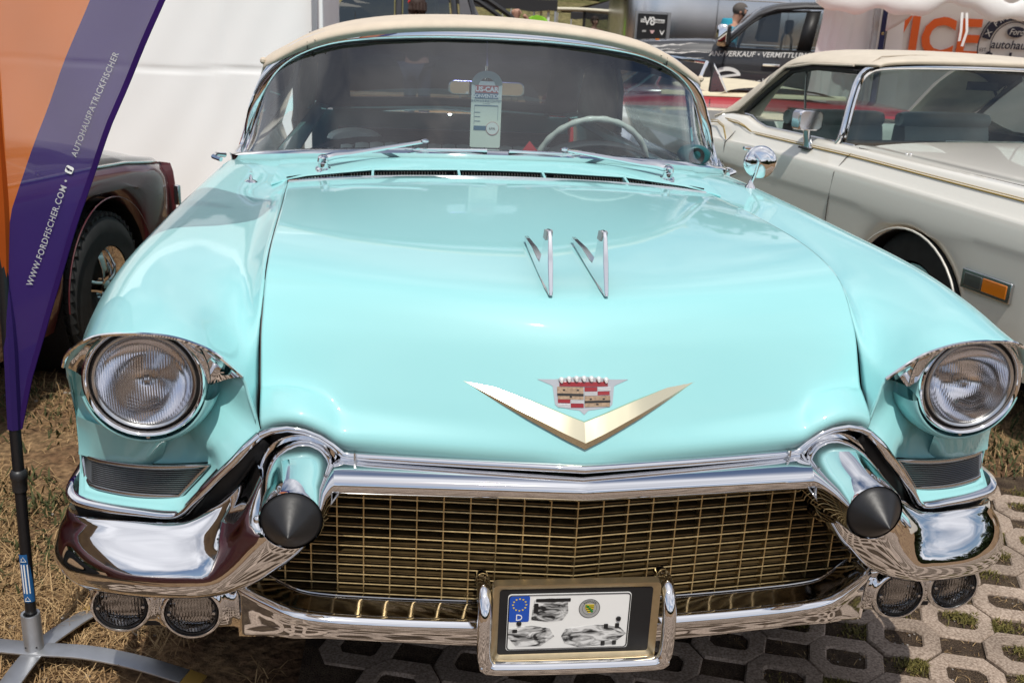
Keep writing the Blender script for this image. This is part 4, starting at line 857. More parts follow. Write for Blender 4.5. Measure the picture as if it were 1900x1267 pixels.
single('ground', flip(loft(rows, 1, 1)), DIRT, kind='structure', ang=0)
# paved stand: concrete grid pavers, every ring a piece, earth in the openings
pv_base = single('paving', flip(([(-1.75, -4.2, .0), (4.6, -4.2, .0), (4.6, 1.72, .0), (1.2, 1.66, .0), (-.52, 1.66, .0), (-.56, .40, .0), (-1.75, .34, .0)], [(0, 1, 2, 3, 4, 5, 6)])), SOIL2, kind='structure')
for q in pv_base.data.polygons:
    pass
if pv_base.data.polygons[0].normal.z < 0: pv_base.data.flip_normals()
def mat_concrete():
    M = bpy.data.materials.new('paver_concrete'); M.use_nodes = True; N, L = M.node_tree.nodes, M.node_tree.links; P = N['Principled BSDF']; P.inputs['Roughness'].default_value = .9; P.inputs['Specular IOR Level'].default_value = .25
    g = N.new('ShaderNodeNewGeometry'); oi = N.new('ShaderNodeObjectInfo')
    a = N.new('ShaderNodeTexNoise'); a.inputs['Scale'].default_value = 160; a.inputs['Detail'].default_value = 4; L.new(g.outputs['Position'], a.inputs['Vector'])
    b = N.new('ShaderNodeTexNoise'); b.inputs['Scale'].default_value = 7; b.inputs['Detail'].default_value = 5; L.new(g.outputs['Position'], b.inputs['Vector'])
    v = N.new('ShaderNodeTexVoronoi'); v.inputs['Scale'].default_value = 210; L.new(g.outputs['Position'], v.inputs['Vector'])
    r = N.new('ShaderNodeValToRGB'); r.color_ramp.elements[0].position = .35; r.color_ramp.elements[0].color = (.225, .17, .132, 1); r.color_ramp.elements[1].position = .66; r.color_ramp.elements[1].color = (.47, .38, .31, 1); L.new(a.outputs['Fac'], r.inputs[0])
    r2 = N.new('ShaderNodeValToRGB'); r2.color_ramp.elements[0].position = .3; r2.color_ramp.elements[0].color = (.72, .70, .68, 1); r2.color_ramp.elements[1].position = .7; r2.color_ramp.elements[1].color = (1.1, 1.08, 1.06, 1); L.new(b.outputs['Fac'], r2.inputs[0])
    m1 = N.new('ShaderNodeMixRGB'); m1.blend_type = 'MULTIPLY'; m1.inputs[0].default_value = 1; L.new(r.outputs[0], m1.inputs[1]); L.new(r2.outputs[0], m1.inputs[2])
    r3 = N.new('ShaderNodeValToRGB'); r3.color_ramp.elements[0].position = .0; r3.color_ramp.elements[0].color = (1, 1, 1, 1); r3.color_ramp.elements[1].position = .16; r3.color_ramp.elements[1].color = (0, 0, 0, 1); L.new(v.outputs['Distance'], r3.inputs[0])
    m2 = N.new('ShaderNodeMixRGB'); L.new(r3.outputs[0], m2.inputs[0]); L.new(m1.outputs[0], m2.inputs[1]); m2.inputs[2].default_value = (.52, .47, .42, 1)
    m3 = N.new('ShaderNodeHueSaturation'); mr = N.new('ShaderNodeMapRange'); mr.inputs[3].default_value = .86; mr.inputs[4].default_value = 1.12; L.new(oi.outputs['Random'], mr.inputs[0]); L.new(mr.outputs[0], m3.inputs['Value']); L.new(m2.outputs[0], m3.inputs['Color']); L.new(m3.outputs[0], P.inputs['Base Color'])
    bu_ = N.new('ShaderNodeBump'); bu_.inputs['Strength'].default_value = .35; bu_.inputs['Distance'].default_value = .003; L.new(a.outputs['Fac'], bu_.inputs['Height']); L.new(bu_.outputs[0], P.inputs['Normal'])
    return M
CONC = mat_concrete()
LA, LB = np.array((.140, -.0455)), np.array((.0545, .1215))       # lattice of openings; rings sit on every second one
L0 = np.array((1.21, .781))
def lat(p, q): return LA * p + LB * q
OUT = [(.73, .265), (.265, .73), (-.285, .73), (-.75, .265), (-.70, 0), (-.75, -.265), (-.73, -.285), (-.265, -.73), (.285, -.73), (.75, -.265), (.70, 0), (.75, .265)]
OUT = [(.645, .29), (.355, .71), (-.355, .71), (-.645, .29), (-.645, -.29), (-.355, -.71), (.355, -.71), (.645, -.29)]
INN = [(.325, .13), (.21, .28), (0, .29), (-.27, .29), (-.325, .22), (-.325, -.11), (-.21, -.28), (0, -.29), (.27, -.29), (.325, -.22), (.325, 0)]
def subdiv(P, n): return [tuple(np.array(P[i]) * (1 - t) + np.array(P[(i + 1) % len(P)]) * t) for i in range(len(P)) for t in np.arange(n) / n]
def angs(P): return np.array([math.atan2(y, x) for x, y in P])
def polar(P, a):      # radius of polygon P along direction a
    d = np.array((math.cos(a), math.sin(a))); best = None
    for i in range(len(P)):
        p, q = np.array(P[i]), np.array(P[(i + 1) % len(P)]); e = q - p; den = d[0] * e[1] - d[1] * e[0]
        if abs(den) < 1e-9: continue
        t = (p[0] * e[1] - p[1] * e[0]) / den; s = (p[0] * d[1] - p[1] * d[0]) / den
        if t > 0 and -1e-6 <= s <= 1 + 1e-6: best = t if best is None else min(best, t)
    return best
AA = sorted(set([round(a, 5) for a in list(angs(OUT)) + list(angs(INN))] + [0.0]))
def paver_mesh(hz=.009):
    rr = []
    for k, z in (('o', -.03), ('o', hz - .004), ('o2', hz), ('i2', hz), ('i', hz - .004), ('i', -.03)):
        r = []
        for a in AA:
            R = polar(OUT, a) * .985 if k[0] == 'o' else polar(INN, a)
            if k == 'o2': R -= .03
            if k == 'i2': R += .03
            w = lat(R * math.cos(a), R * math.sin(a)); r.append((w[0], w[1], z))
        rr.append(r)
    V = [p for r in rr for p in r]; return V, gridfaces(6, len(AA), True)
pm = mesh('paver', paver_mesh(), CONC, True, 30)
if pm.polygons[len(AA) * 2].normal.z < 0: pm.flip_normals()
cells = []
for i in range(-40, 41):
    for j in range(-40, 41):
        if (i + j) % 2: continue
        c = L0 + LA * i + LB * j
        if -1.68 < c[0] < 4.5 and -4.1 < c[1] < 1.60 and (c[0] > -.45 or c[1] < .27): cells.append(c)
def seen(c): return abs(c[0] - 1.4) * .8 + abs(c[1] - .9)      # nearest to the stretch in view first
cells.sort(key=seen)
for k, c in enumerate(cells[:280]):
    o = bpy.data.objects.new('paver', pm); COL.objects.link(o); o.parent = pv_base
    o.location = (c[0] + random.uniform(-.002, .002), c[1] + random.uniform(-.002, .002), random.uniform(-.004, .003)); o.rotation_euler = (random.uniform(-.012, .012), random.uniform(-.012, .012), random.uniform(-.02, .02))
PV, PF = paver_mesh()
far = single('paver', join(*[mv((PV, PF), (c[0], c[1], 0)) for c in cells[280:]]), CONC, kind='stuff'); far.parent = pv_base
# tufts: one object each of dry straw, green weeds, moss; loose stones
def blades(pts, hmin, hmax, w, lean, bend=.5):
    """pts: (x,y,z) roots -> thin bent blades (two quads each)"""
    V, F = [], []
    for x, y, z in pts:
        h = RNG.uniform(hmin, hmax); a = RNG.uniform(0, 6.283); l = h * RNG.uniform(.2, lean); dx, dy = math.cos(a) * l, math.sin(a) * l; sx, sy = -math.sin(a) * w, math.cos(a) * w
        k = len(V)
        V += [(x - sx, y - sy, z), (x + sx, y + sy, z), (x + dx * .4 - sx * .8, y + dy * .4 - sy * .8, z + h * .6), (x + dx * .4 + sx * .8, y + dy * .4 + sy * .8, z + h * .6), (x + dx, y + dy, z + h * (1 - bend * l / h * .5))]
        F += [(k, k + 1, k + 3, k + 2), (k + 2, k + 3, k + 4)]
    return V, F
def scatter(n, x0, x1, y0, y1, thr=None):
    out = []
    while len(out) < n:
        x, y = RNG.uniform(x0, x1), RNG.uniform(y0, y1)
        if thr is not None and math.sin(x * 5.3 + 2 * math.sin(y * 3.1)) + math.sin(y * 6.1 + 1.7 * math.sin(x * 4)) + RNG.normal(0, .5) < thr: continue
        out.append((x, y, gh(x, y) - .014))
    return out
def mat_leaf(name, c0, c1, sc=30):
    M = bpy.data.materials.new(name); M.use_nodes = True; N, L = M.node_tree.nodes, M.node_tree.links; P = N['Principled BSDF']; P.inputs['Roughness'].default_value = .7; P.inputs['Specular IOR Level'].default_value = .2
    g = N.new('ShaderNodeNewGeometry'); r = N.new('ShaderNodeValToRGB'); r.color_ramp.elements[0].color = (*c0, 1); r.color_ramp.elements[1].color = (*c1, 1); L.new(g.outputs['Random Per Island'], r.inputs[0]); L.new(r.outputs[0], P.inputs['Base Color']); MATS[name] = M; return M
STRAW = mat_leaf('straw', (.20, .115, .05), (.54, .37, .19)); GREEN = mat_leaf('weed_green', (.030, .040, .014), (.095, .10, .04)); MOSS = mat_leaf('moss', (.065, .058, .014), (.20, .17, .05))
single('dry_grass', join(blades(scatter(15000, -2.6, -.60, .3, 3.6, -.5), .008, .035, .0013, 3.2), blades(scatter(9000, -1.9, -.62, .42, 1.9, -.3), .01, .05, .0015, 3.4), blades(scatter(4500, -2.6, -.6, .3, 3.6, .1), .02, .09, .0014, 2.6)), STRAW, kind='stuff', smooth=False)
single('dry_grass', join(blades([(x, y, -.012) for x, y, z in scatter(6000, 1.5, 4.2, 1.68, 4.2, -.4)], .01, .07, .0014, 1.8)), STRAW, kind='stuff', smooth=False)
wd = []
for cx, cy, R, n in [(-1.62, 2.45, .20, 420), (-1.25, 2.2, .14, 260), (-1.55, 1.62, .16, 420), (-1.32, 1.42, .20, 620), (-1.10, 1.52, .10, 200), (-1.18, 1.18, .12, 260), (-1.42, 1.12, .15, 240), (-1.02, 1.25, .06, 90), (-1.75, 2.1, .2, 260), (-1.9, 2.75, .25, 300), (-.95, .98, .07, 90), (2.05, 1.78, .18, 500), (2.35, 1.95, .3, 600), (1.9, 2.1, .2, 300), (2.8, 2.1, .4, 500)]:
    for _ in range(int(n * .33)):
        r = R * math.sqrt(RNG.uniform(0, 1)) ; a = RNG.uniform(0, 6.283); wd.append((cx + 1.3 * r * math.cos(a), cy + r * math.sin(a), -.012))
single('weeds', blades(wd, .015, .06, .0042, 1.5), GREEN, kind='stuff', smooth=False)
mo = []
for c in cells:
    if not (.55 < c[0] < 3.2 and .3 < c[1] < 1.75): continue
    for off in (np.zeros(2), (LA + 0 * LB)):
        h = c + off; s = (math.sin(h[0] * 37.1) * 43758.5 + math.sin(h[1] * 91.7) * 1578.3) % 1
        n = int(max(0, s - .12) * 520)
        ox, oy = ((s * 7) % 1 - .5) * .5, ((s * 13) % 1 - .5) * .4
        for _ in range(n):
            p, q = np.clip(ox + RNG.normal(0, .17), -.34, .34), np.clip(oy + RNG.normal(0, .14), -.27, .27); w = h + lat(p, q); mo.append((w[0], w[1], .001))
single('moss', blades(mo, .004, .016, .0016, 1.6), MOSS, kind='stuff', smooth=False)
def stone(c, r):
    V, F = ball((0, 0, 0), r, 7); return [(c[0] + v[0] * RNG.uniform(.8, 1.3), c[1] + v[1] * RNG.uniform(.8, 1.3), c[2] + v[2] * RNG.uniform(.5, .8)) for v in V], F
STONE = mat('grey_stone', (.30, .27, .24), .9, noise=(60, .3))
single('gravel', join(*[stone((x, y, gh(x, y) - .010), RNG.uniform(.003, .011)) for x, y, z in scatter(520, -2.6, -.6, .3, 3.4, .1)]), STONE, kind='stuff')
st_ = []
for c in cells:
    if .5 < c[0] < 3.0 and .35 < c[1] < 1.7:
        for off in (np.zeros(2), LA):
            for _ in range(16): w = c + off + lat(RNG.uniform(-.34, .34), RNG.uniform(-.26, .26)); st_.append((w[0], w[1], .001))
single('dry_grass', blades(st_, .002, .010, .0008, 5.0), STRAW, kind='stuff', smooth=False)
single('gravel', join(*[stone((c[0] + RNG.uniform(-.06, .06), c[1] + RNG.uniform(-.05, .05), .002), RNG.uniform(.001, .0035)) for c in cells for _ in range(7) if .6 < c[0] < 2.6 and .4 < c[1] < 1.7]), STONE, kind='stuff')

# ================================================================== feather banner
bn = Thing('feather_banner', 'purple and orange feather banner on a black pole with silver cross foot', 'banner', (-1.175, .71, 0))
def cloth(name, c, tr=.15):
    M = bpy.data.materials.new(name); M.use_nodes = True; N, L = M.node_tree.nodes, M.node_tree.links; N.clear()
    o = N.new('ShaderNodeOutputMaterial'); d = N.new('ShaderNodeBsdfDiffuse'); t = N.new('ShaderNodeBsdfTranslucent'); x = N.new('ShaderNodeBsdfTransparent'); m1 = N.new('ShaderNodeMixShader'); m2 = N.new('ShaderNodeMixShader')
    d.inputs[0].default_value = (*c, 1); t.inputs[0].default_value = (*c, 1); x.inputs[0].default_value = (1, 1, 1, 1); m1.inputs[0].default_value = .35; m2.inputs[0].default_value = tr
    L.new(d.outputs[0], m1.inputs[1]); L.new(t.outputs[0], m1.inputs[2]); L.new(m1.outputs[0], m2.inputs[1]); L.new(x.outputs[0], m2.inputs[2]); L.new(m2.outputs[0], o.inputs[0]); MATS[name] = M; return M
PURP, ORNG, ORDK = cloth('banner_purple', (.055, .030, .17)), cloth('banner_orange', (.72, .20, .045)), cloth('banner_sleeve', (.55, .11, .02), .05)
PURD = cloth('banner_hem', (.045, .018, .13), .02)
K = .9596
def bs(x, z): return -.348 + (x + .348) * K, 1.515 + (z - 1.515) * K
ZR = [.572, .697, .875, 1.07, 1.268, 1.413, 1.522, 1.75, 2.0, 2.25, 2.45]; XR = [-1.180, -1.146, -1.083, -1.010, -.928, -.861, -.808, -.72, -.68, -.74, -.95]
ZB = [.572, .80, .947, 1.084, 1.24, 1.385, 1.515, 1.75, 2.0, 2.25, 2.45]; XB = [-1.2105, -1.209, -1.185, -1.150, -1.082, -1.016, -.954, -.85, -.80, -.86, -1.05]
def xl(z): return interp(z, [.572, .824, 1.07, 1.5, 2.45], [-1.212, -1.197, -1.186, -1.168, -1.13])
def by(x, z): k = (x + 1.21); return .71 + .010 * math.sin(9 * k + 2.2 * z) * min(1, k * 4) + .004 * math.sin(31 * k + 7 * z + 2 * math.sin(5 * z)) * min(1, max(0, z - .6) * 1.5) * min(1, k * 5 + .2)
zs = np.linspace(.572, 2.45, 60)
def panel(fa, fb, n):
    R = []
    for z in zs:
        r = []
        for t in np.linspace(0, 1, n):
            x = fa(z) * (1 - t) + fb(z) * t; X, Z = bs(x, z); r.append((X, by(x, z), Z))
        R.append(r)
    return loft(R, 1, 1)
fR = lambda z: interp(z, ZR, XR); fB = lambda z: max(interp(z, ZB, XB), xl(z))
bn.p('orange_panel', panel(xl, fB, 12), ORNG, ang=0); bn.p('purple_panel', panel(fB, lambda z: fR(z) - .008, 18), PURP, ang=0)
hem = []
for z in zs: X, Z = bs(fR(z) - .005, z); hem.append((X, by(fR(z), z) - .001, Z))
bn.p('hem', sweep(hem, rrect(.0035, .011, .001, 1), up=(1, 0, 0)), PURD)
slv = []
for z in zs[9:]: X, Z = bs(xl(z) + .0, z); slv.append((X + .010, .712, Z))
bn.p('sleeve', tube(slv, .018, 8, scale=[min(1, .25 + .12 * i) for i in range(len(slv))]), ORDK)
bn.p('sleeve', tube([(bs(xl(z), z)[0] + .0145, .712, bs(0, z)[1]) for z in zs[:12]], .0155, 8, scale=[1] * 7 + [.9, .8, .65, .5, .3]), PURP)
bn.p('pole', tube([(-1.175, .71, .06), (-1.1625, .712, .6), (-1.130, .714, 1.6), (-1.105, .714, 2.38)], .0125, 12), mat('pole_black', (.010, .010, .012), .35))
bn.p('collar', lathe([(.0125, 0), (.016, .002), (.0165, .03), (.0185, .033), (.0185, .045), (.0145, .052), (.0125, .053)], (-1.166, .7115, .458), (.025, 0, 1), 20), mat('collar_black', (.02, .02, .022), .4))
STK = mat('sticker_blue', (.015, .11, .30), .4)
sz0, sz1 = .178, .303
stv = [[(-1.1715 + .0130 * math.sin(a), .7105 - .0130 * math.cos(a), z) for a in np.linspace(-1.25, 1.25, 9)] for z in (sz0, sz1)]
stk = bn.p('sticker', loft(stv, 1, 1), STK)
for z0 in (sz0 + .004, sz1 - .018):
    bn.p('warning_triangle', tube([(-1.1715 - .006, .6965, z0 + .001), (-1.1715 + .006, .6965, z0 + .001), (-1.1715, .6965, z0 + .0125)], .0009, 4, closed=True, up=(0, 1, 0)), WHITE, parent=stk); bn.p('warning_bar', box(-1.1761, -1.1749, .696, .697, z0 + .0035, z0 + .0085), WHITE, parent=stk)
for k in range(3):
    bn.p('print_line', box(-1.1715 - .0075 + .006 * k, -1.1715 - .0045 + .006 * k, .6975 + (.0012 if k != 1 else -.0008), .6985 + (.0012 if k != 1 else -.0008), sz0 + .024, sz1 - .026), WHITE, parent=stk)
bn.p('socket', lathe([(.0155, .03), (.0155, .098), (.0205, .099), (.0215, .097), (.0215, .002), (.023, 0)], (-1.174, .708, .045), (0, 0, 1), 28), STEEL, ang=40)
for dx in (-.012, .012): bn.p('rivet', ball((-1.174 + dx, .6895, .062), .0022, 8), BLACK)
f1 = [(-1.62, .80, .010), (-1.45, .765, .033), (-1.30, .735, .044), (-1.17, .705, .0475), (-1.05, .69, .0445), (-.93, .66, .034), (-.815, .625, .016)]
f2 = [(-1.103, .915, .010), (-1.128, .825, .033), (-1.168, .71, .0435), (-1.19, .58, .038), (-1.205, .46, .022)]
for f_, tip in ((f1, (-.775, .612, .006)), (f2, (-1.088, .965, .006))):
    pts = crs(f_, 5)
    ft = bn.p('foot', sweep(pts, rrect(.050, .0055, .002, 2)), STEEL, ang=40)
    a = pts[-1] if f_ is f1 else pts[0]
    bn.p('foot_cap', sweep([tuple(np.array(a) * .96 + np.array(tip) * .04), tip], rrect(.052, .0085, .003, 2)), mat('cap_gold', (.36, .22, .05), .5), parent=ft)
def fit_text(s, length, o, ex, ey, **kw):
    V, F = text(s, 1, (0, 0, 0), (1, 0, 0), (0, 1, 0), 0, **kw); w = max(v[0] for v in V) - min(v[0] for v in V)
    if 'bold' in kw: kw['bold'] *= length / w
    return text(s, length / w, o, ex, ey, .0004, **kw)
def on_cloth(VF, lift=.004):      # drape flat lettering on the cloth
    return [(x, by(-.348 + (x + .348) / K, 1.515 + (z - 1.515) / K) - lift, z) for x, y, z in VF[0]], VF[1]
for s, a, b in (('WWW.FORDFISCHER.COM •', (-1.125, .910), (-1.0245, 1.146)), ('AUTOHAUSPATRICKFISCHER', (-1.0065, 1.196), (-.9045, 1.412))):
    A2, B2 = np.array(bs(*a)), np.array(bs(*b)); d = B2 - A2; ln = np.linalg.norm(d); d /= ln
    bn.p('lettering', on_cloth(fit_text(s, ln, (A2[0], .70, A2[1]), (d[0], 0, d[1]), (-d[1], 0, d[0]), space=1.12, bold=.012)), WHITE, smooth=False)
A2 = np.array(bs(-1.020, 1.160)); e_, n_ = Vector((d[0], 0, d[1])), Vector((-d[1], 0, d[0])); o_ = Vector((A2[0], .70, A2[1]))
q_ = [tuple(o_ + e_ * (x + .0075) + n_ * (y + .006)) for x, y in rrect(.015, .015, .003, 2)]
bn.p('share_icon', on_cloth(prism(q_, (0, .0006, 0)), .004), WHITE, smooth=False)
bn.p('icon_letter', on_cloth(text('f', .017, o_ + e_ * .0055 + n_ * .0005, tuple(e_), tuple(n_), .0003, bold=.0006), .0052), PURD, smooth=False)
# round logo high on the flag (its reflection shows in the bumper bullets)
lc = bs(-.96, 1.98)
lg = [(lc[0] + .15 * math.cos(a), lc[1] + .075 * math.sin(a)) for a in np.linspace(0, 2 * math.pi, 33)[:-1]]
bn.p('oval_badge', ([(x, by(x, z) - .006, z) for x, z in lg], [tuple(range(32))]), mat('badge_white', (.7, .7, .75), .5), smooth=False)
bn.p('oval_centre', ([(lc[0] + (x - lc[0]) * .9, by(x, z) - .009, lc[1] + (z - lc[1]) * .86) for x, z in lg], [tuple(range(32))]), mat('badge_navy', (.02, .03, .14), .5), smooth=False)

# ================================================================== maroon car on the left
MAR = mat('maroon_paint', (.085, .011, .014), .35, 0, 1.0); TOPB = mat('dark_roof_paint', (.022, .018, .018), .3, 0, 1.0)
mc_ = Thing('maroon_car', 'dark maroon classic car with black top deck and chrome wheel behind the banner', 'car', (-1.53, 2.95, 0), -.2, local=True)
def arch_z(y, yc, R, zc, zb):
    d = abs(y - yc); return zb if d >= R else zc + math.sqrt(max(0, R * R - d * d))
ysm = sorted(set(list(np.linspace(-4.2, -.42, 10)) + list(np.linspace(-.40, .40, 25)) + [.5, .62, .72, .755] + list(np.linspace(-2.95, -2.15, 17))))
sd, tp = [], []
for y in ysm:
    e = max(0, (y - .45) / .31); zs_t = interp(y, [-4.2, -3.4, -2, -.05, .27, .71, .755], [.78, .88, .92, .855, .838, .785, .775])
    zb_ = max(arch_z(y, -.0, .395, .32, .24), arch_z(y, -2.55, .395, .32, .24)); zb_ = min(zb_, .713)
    inb = .055 * e * e
    zz = [zb_, zb_ + (zs_t - zb_) * .25, zb_ + (zs_t - zb_) * .5, zs_t - .11, zs_t - .05, zs_t - .012]
    sd.append([(-inb - .02 - .02 * (k == 0) + [-.03, .0, .012, .014, -.002, -.03][k] * (1), y, z) for k, z in enumerate(zz)])
    c = interp(y, [-4.2, -3.4, -2, -.5, .0, .34, .62, .74], [.0, .03, .06, .10, .10, .075, .045, .015])
    tp.append([(-.055 - inb, y, zs_t - .008), (-.09 - inb, y, zs_t + .012), (-.16 - inb, y, zs_t + .35 * c), (-.35, y, zs_t + .8 * c), (-.87, y, zs_t + c), (-1.6, y, zs_t + .4 * c), (-1.72, y, zs_t - .02)])
mc_.p('body', loft(sd, 1, 3), MAR, ang=60)
mc_.p('deck', loft(tp, 2, 3), TOPB, ang=0)
mc_.p('belt_strip', sweep([(s[-1][0] - .002, s[-1][1], s[-1][2] + .004) for s in sd], rrect(.024, .010, .004, 2)), CHROME)
mc_.p('end_panel', loft([[s for s in sd[-1]], [(-.10, .79, z) for _, _, z in sd[-1]], [(-.87, .82, z) for _, _, z in sd[-1]], [(-1.7, .76, z) for _, _, z in sd[-1]]], 2, 1), MAR)
mc_.p('wheel_arch_trim', tube([(.004, .40 * math.cos(a), .32 + .40 * math.sin(a)) for a in np.linspace(.0, math.pi - .0, 28)], .003, 6, up=(1, 0, 0)), MAR)
mc_.p('wheel_house', lathe([(.05, -.45), (.39, -.45), (.39, -.03)], (-.0, 0, .32), (1, 0, 0), 28), BLACK)
mc_.p('tail_bar', box(-.03, .0, .735, .76, .56, .66), CHROME, bev=.006); mc_.p('tail_bar', box(-.10, -.06, .775, .80, .56, .68), CHROME, bev=.006)
# front wheel turned towards us, with raised tread blocks
wa = Matrix.Translation((-.115, -.02, .325)) @ Matrix.Rotation(.03, 4, 'Z')
tv = xf(tyre((0, 0, 0), .325, .105), wa); tw = mc_.p('wheel', tv, TYRE, ang=50)
tb_ = mesh('tread_block', box(-.016, .016, -.022, .022, -.008, .008), TYRE, False)
for k in range(44):
    a = 2 * math.pi * k / 44
    for r_, dx in enumerate((-.075, -.037, .0, .037, .075)):
        o = bpy.data.objects.new('tread_block', tb_); COL.objects.link(o); o.parent = tw
        aa = a + (.07 if r_ % 2 else 0); rr = .327 - (.004 if abs(dx) > .07 else 0)
        o.matrix_local = wa @ Matrix.Rotation(aa, 4, 'X') @ Matrix.Translation((dx, 0, rr)) @ Matrix.Rotation(.25 * (1 if dx > 0 else -1), 4, 'Z')
mc_.p('rim', xf(lathe([(.19, .07), (.195, .095), (.185, .10), (.17, .085), (.150, .045), (.145, .03)], (0, 0, 0), (1, 0, 0), 36), wa), CHROME, parent=tw, ang=50)
for k in range(5):
    a = 2 * math.pi * k / 5 + .3; e, n = np.array((0, math.cos(a), math.sin(a))), np.array((0, -math.sin(a), math.cos(a)))
    mc_.p('spoke', xf(loft([[tuple(np.array((x_, 0, 0)) + e * r + n * s) for s in (-w, 0, w)] for r, w, x_ in ((.03, .03, .08), (.09, .022, .075), (.17, .028, .055))], 2, 2), wa), CHROME, parent=tw, solid=.01)
mc_.p('hub_cap', xf(lathe([(.05, .06), (.045, .085), (.02, .10), (0, .102)], (0, 0, 0), (1, 0, 0), 24), wa), CHROME, parent=tw)
mc_.p('brake_drum', xf(lathe([(.15, .03), (.0, .03)], (0, 0, 0), (1, 0, 0), 24), wa), BLACK, parent=tw)
mc_.p('wheel', tyre((-.14, -2.55, .325), .325, .10), TYRE, ang=50)
mc_.p('cabin', loft([[(-.35, y, z), (-.5, y, z + .03), (-.87, y, z + .04), (-1.25, y, z + .03), (-1.4, y, z)] for y, z in ((-1.1, .95), (-1.55, 1.25), (-2.4, 1.28), (-3.2, .95))], 3, 3), TOPB)

# ================================================================== pale convertible on the right
CRM = mat('cream_paint', (.74, .71, .64), .4, 0, 1.0); PIN = mat('gold_pinstripe', (.40, .26, .05), .4)
wc = Thing('cream_car', 'cream 1970s convertible with beige soft top and gold pinstripe, parked at an angle', 'car', (2.02, 2.5, 0), .1658, local=True)
ysw = sorted(set([-.78, -.70, -.55] + list(np.linspace(-.45, -.15, 5)) + list(np.linspace(-.14, .66, 33)) + list(np.linspace(.7, 2.6, 20)) + list(np.linspace(2.65, 3.5, 24)) + [3.9, 4.3, 4.7]))
def wtop(y): return interp(y, [-.78, -.3, .2, .8, 1.6, 1.84, 1.98, 2.28, 2.43, 3.2, 4.7], [.955, .968, .975, .985, .985, .985, 1.03, 1.025, .96, .93, .89])
sl, sr, hd = [], [], []
for y in ysw:
    zb = max(arch_z(y, .26, .405, .295, .25), arch_z(y, 3.08, .405, .295, .25)); zb = min(zb, .70)
    zc = .865 + .02 * math.sin(y); zt = wtop(y); nb = .10 * max(0, (-.55 - y) / .23) ** 2
    hip = .03 * math.exp(-((y - 2.3) / .35) ** 2)
    s = [(nb + .03, y, zb), (nb + .008, y, zb + .25 * (.70 - zb) + .02), (nb, y, max(zb + .02, .70)), (nb - .004 - hip, y, .76), (nb + .006 - hip, y, zc - .01), (nb + .022 - hip * .8, y, zc + .012), (nb + .06 - hip * .5, y, zt - .045), (nb + .085, y, zt - .006), (nb + .115, y, zt + .003)]
    sl.append(s)
wc.p('body_side', loft(sl, 1, 3), CRM, ang=40)
wc.p('body_side', ([(2.0 - x, y, z) for x, y, z in loft(sl, 1, 3)[0]], [f[::-1] for f in loft(sl, 1, 3)[1]]), CRM, ang=40)
for y in np.linspace(-.78, .93, 12):
    zt = wtop(y) + .003; hh = interp(y, [-.78, -.3, .93], [.01, .022, .03])
    r = [(.112, y, zt), (.16, y, zt + .006), (.24, y, zt + .002), (.30, y, zt + .008), (.5, y, zt + hh * .7), (1.0, y + (.05 if y > .9 else 0), zt + hh)]
    hd.append(r + [(2 - x, yy, z) for x, yy, z in r[-2::-1]])
wc.p('hood', loft(hd, 2, 3), CRM, ang=0)
wc.p('nose_panel', loft([[(x, -.78 - .04 * (1 - abs(x - 1)), z) for x in np.linspace(.1, 1.9, 7)] for z in (.3, .6, .955)], 2, 2), CRM)
wc.p('rear_deck', loft([[(x, y, z + .03 * (1 - (x - 1) ** 2)) for x in np.linspace(.11, 1.89, 9)] for y, z in ((2.45, .93), (3.2, .90), (4.0, .89), (4.7, .87))], 2, 2), CRM, ang=0)
wc.p('underbody', box(.12, 1.88, -.6, 4.6, .22, .30), BLACK); wc.p('wheel_house', lathe([(.02, -.6), (.40, -.6), (.40, -.03)], (0, .26, .295), (-1, 0, 0), 28), BLACK); wc.p('wheel_house', lathe([(.02, -.6), (.40, -.6), (.40, -.03)], (0, 3.08, .295), (-1, 0, 0), 28), BLACK)
wc.p('arch_lip', tube([(-.001, .26 + .406 * math.cos(a), .295 + .406 * math.sin(a)) for a in np.linspace(0, math.pi, 24)], .005, 6, up=(1, 0, 0)), CRM)
for y in (.26, 3.08):
    w = wc.p('wheel', tyre((.16, y, .35), .35, .10), TYRE, ang=50); wc.p('hub_cap', lathe([(.20, .06), (.19, .09), (.1, .105), (0, .11)], (.16, y, .35), (-1, 0, 0), 28), CHROME, parent=w)
wc.p('body_strip', sweep([(-.012, y, .405) for y in (.70, 1.6, 2.62)], rrect(.03, .012, .004, 2), up=(1, 0, 0)), CHROME)
# door and wing joints, pinstripes
wc.p('door_joint', tube([(-.003, .90, .30), (-.005, .905, .72), (.004, .90, .86), (.05, .885, .935), (.10, .87, .985)], .0028, 5), mat('joint_dark', (.05, .045, .04), .8))
wc.p('door_joint', tube([(.0, 2.02, .30), (-.02, 2.03, .72), (-.016, 2.03, .87), (.04, 2.0, .95)], .0028, 5), MATS['joint_dark'])
wc.p('hood_joint', tube([(.10, .86, .989), (.128, .70, .983), (.13, -.3, .975), (.14, -.7, .962)], .002, 5), MATS['joint_dark'])
for dz, r_ in ((0, .0022), (-.011, .0038)):
    wc.p('pinstripe', tube([(.084 - dz * .6 - .028, y, wtop(y) - .028 + dz) for y in np.linspace(-.7, 1.84, 24)], r_, 5), PIN)
    wc.p('pinstripe', tube([(.05 - dz, 1.84, .955 + dz), (.045 - dz, 1.93, .985 + dz), (.045, 2.02, 1.0 + dz), (.06, 2.2, 1.0 + dz)], r_, 5), PIN)
    wc.p('pinstripe', tube([(-.012, 2.03, .90 + dz), (-.004, 2.09, .965 + dz), (.02, 2.22, .985 + dz), (.03, 2.5, .96 + dz)], r_, 5), PIN)
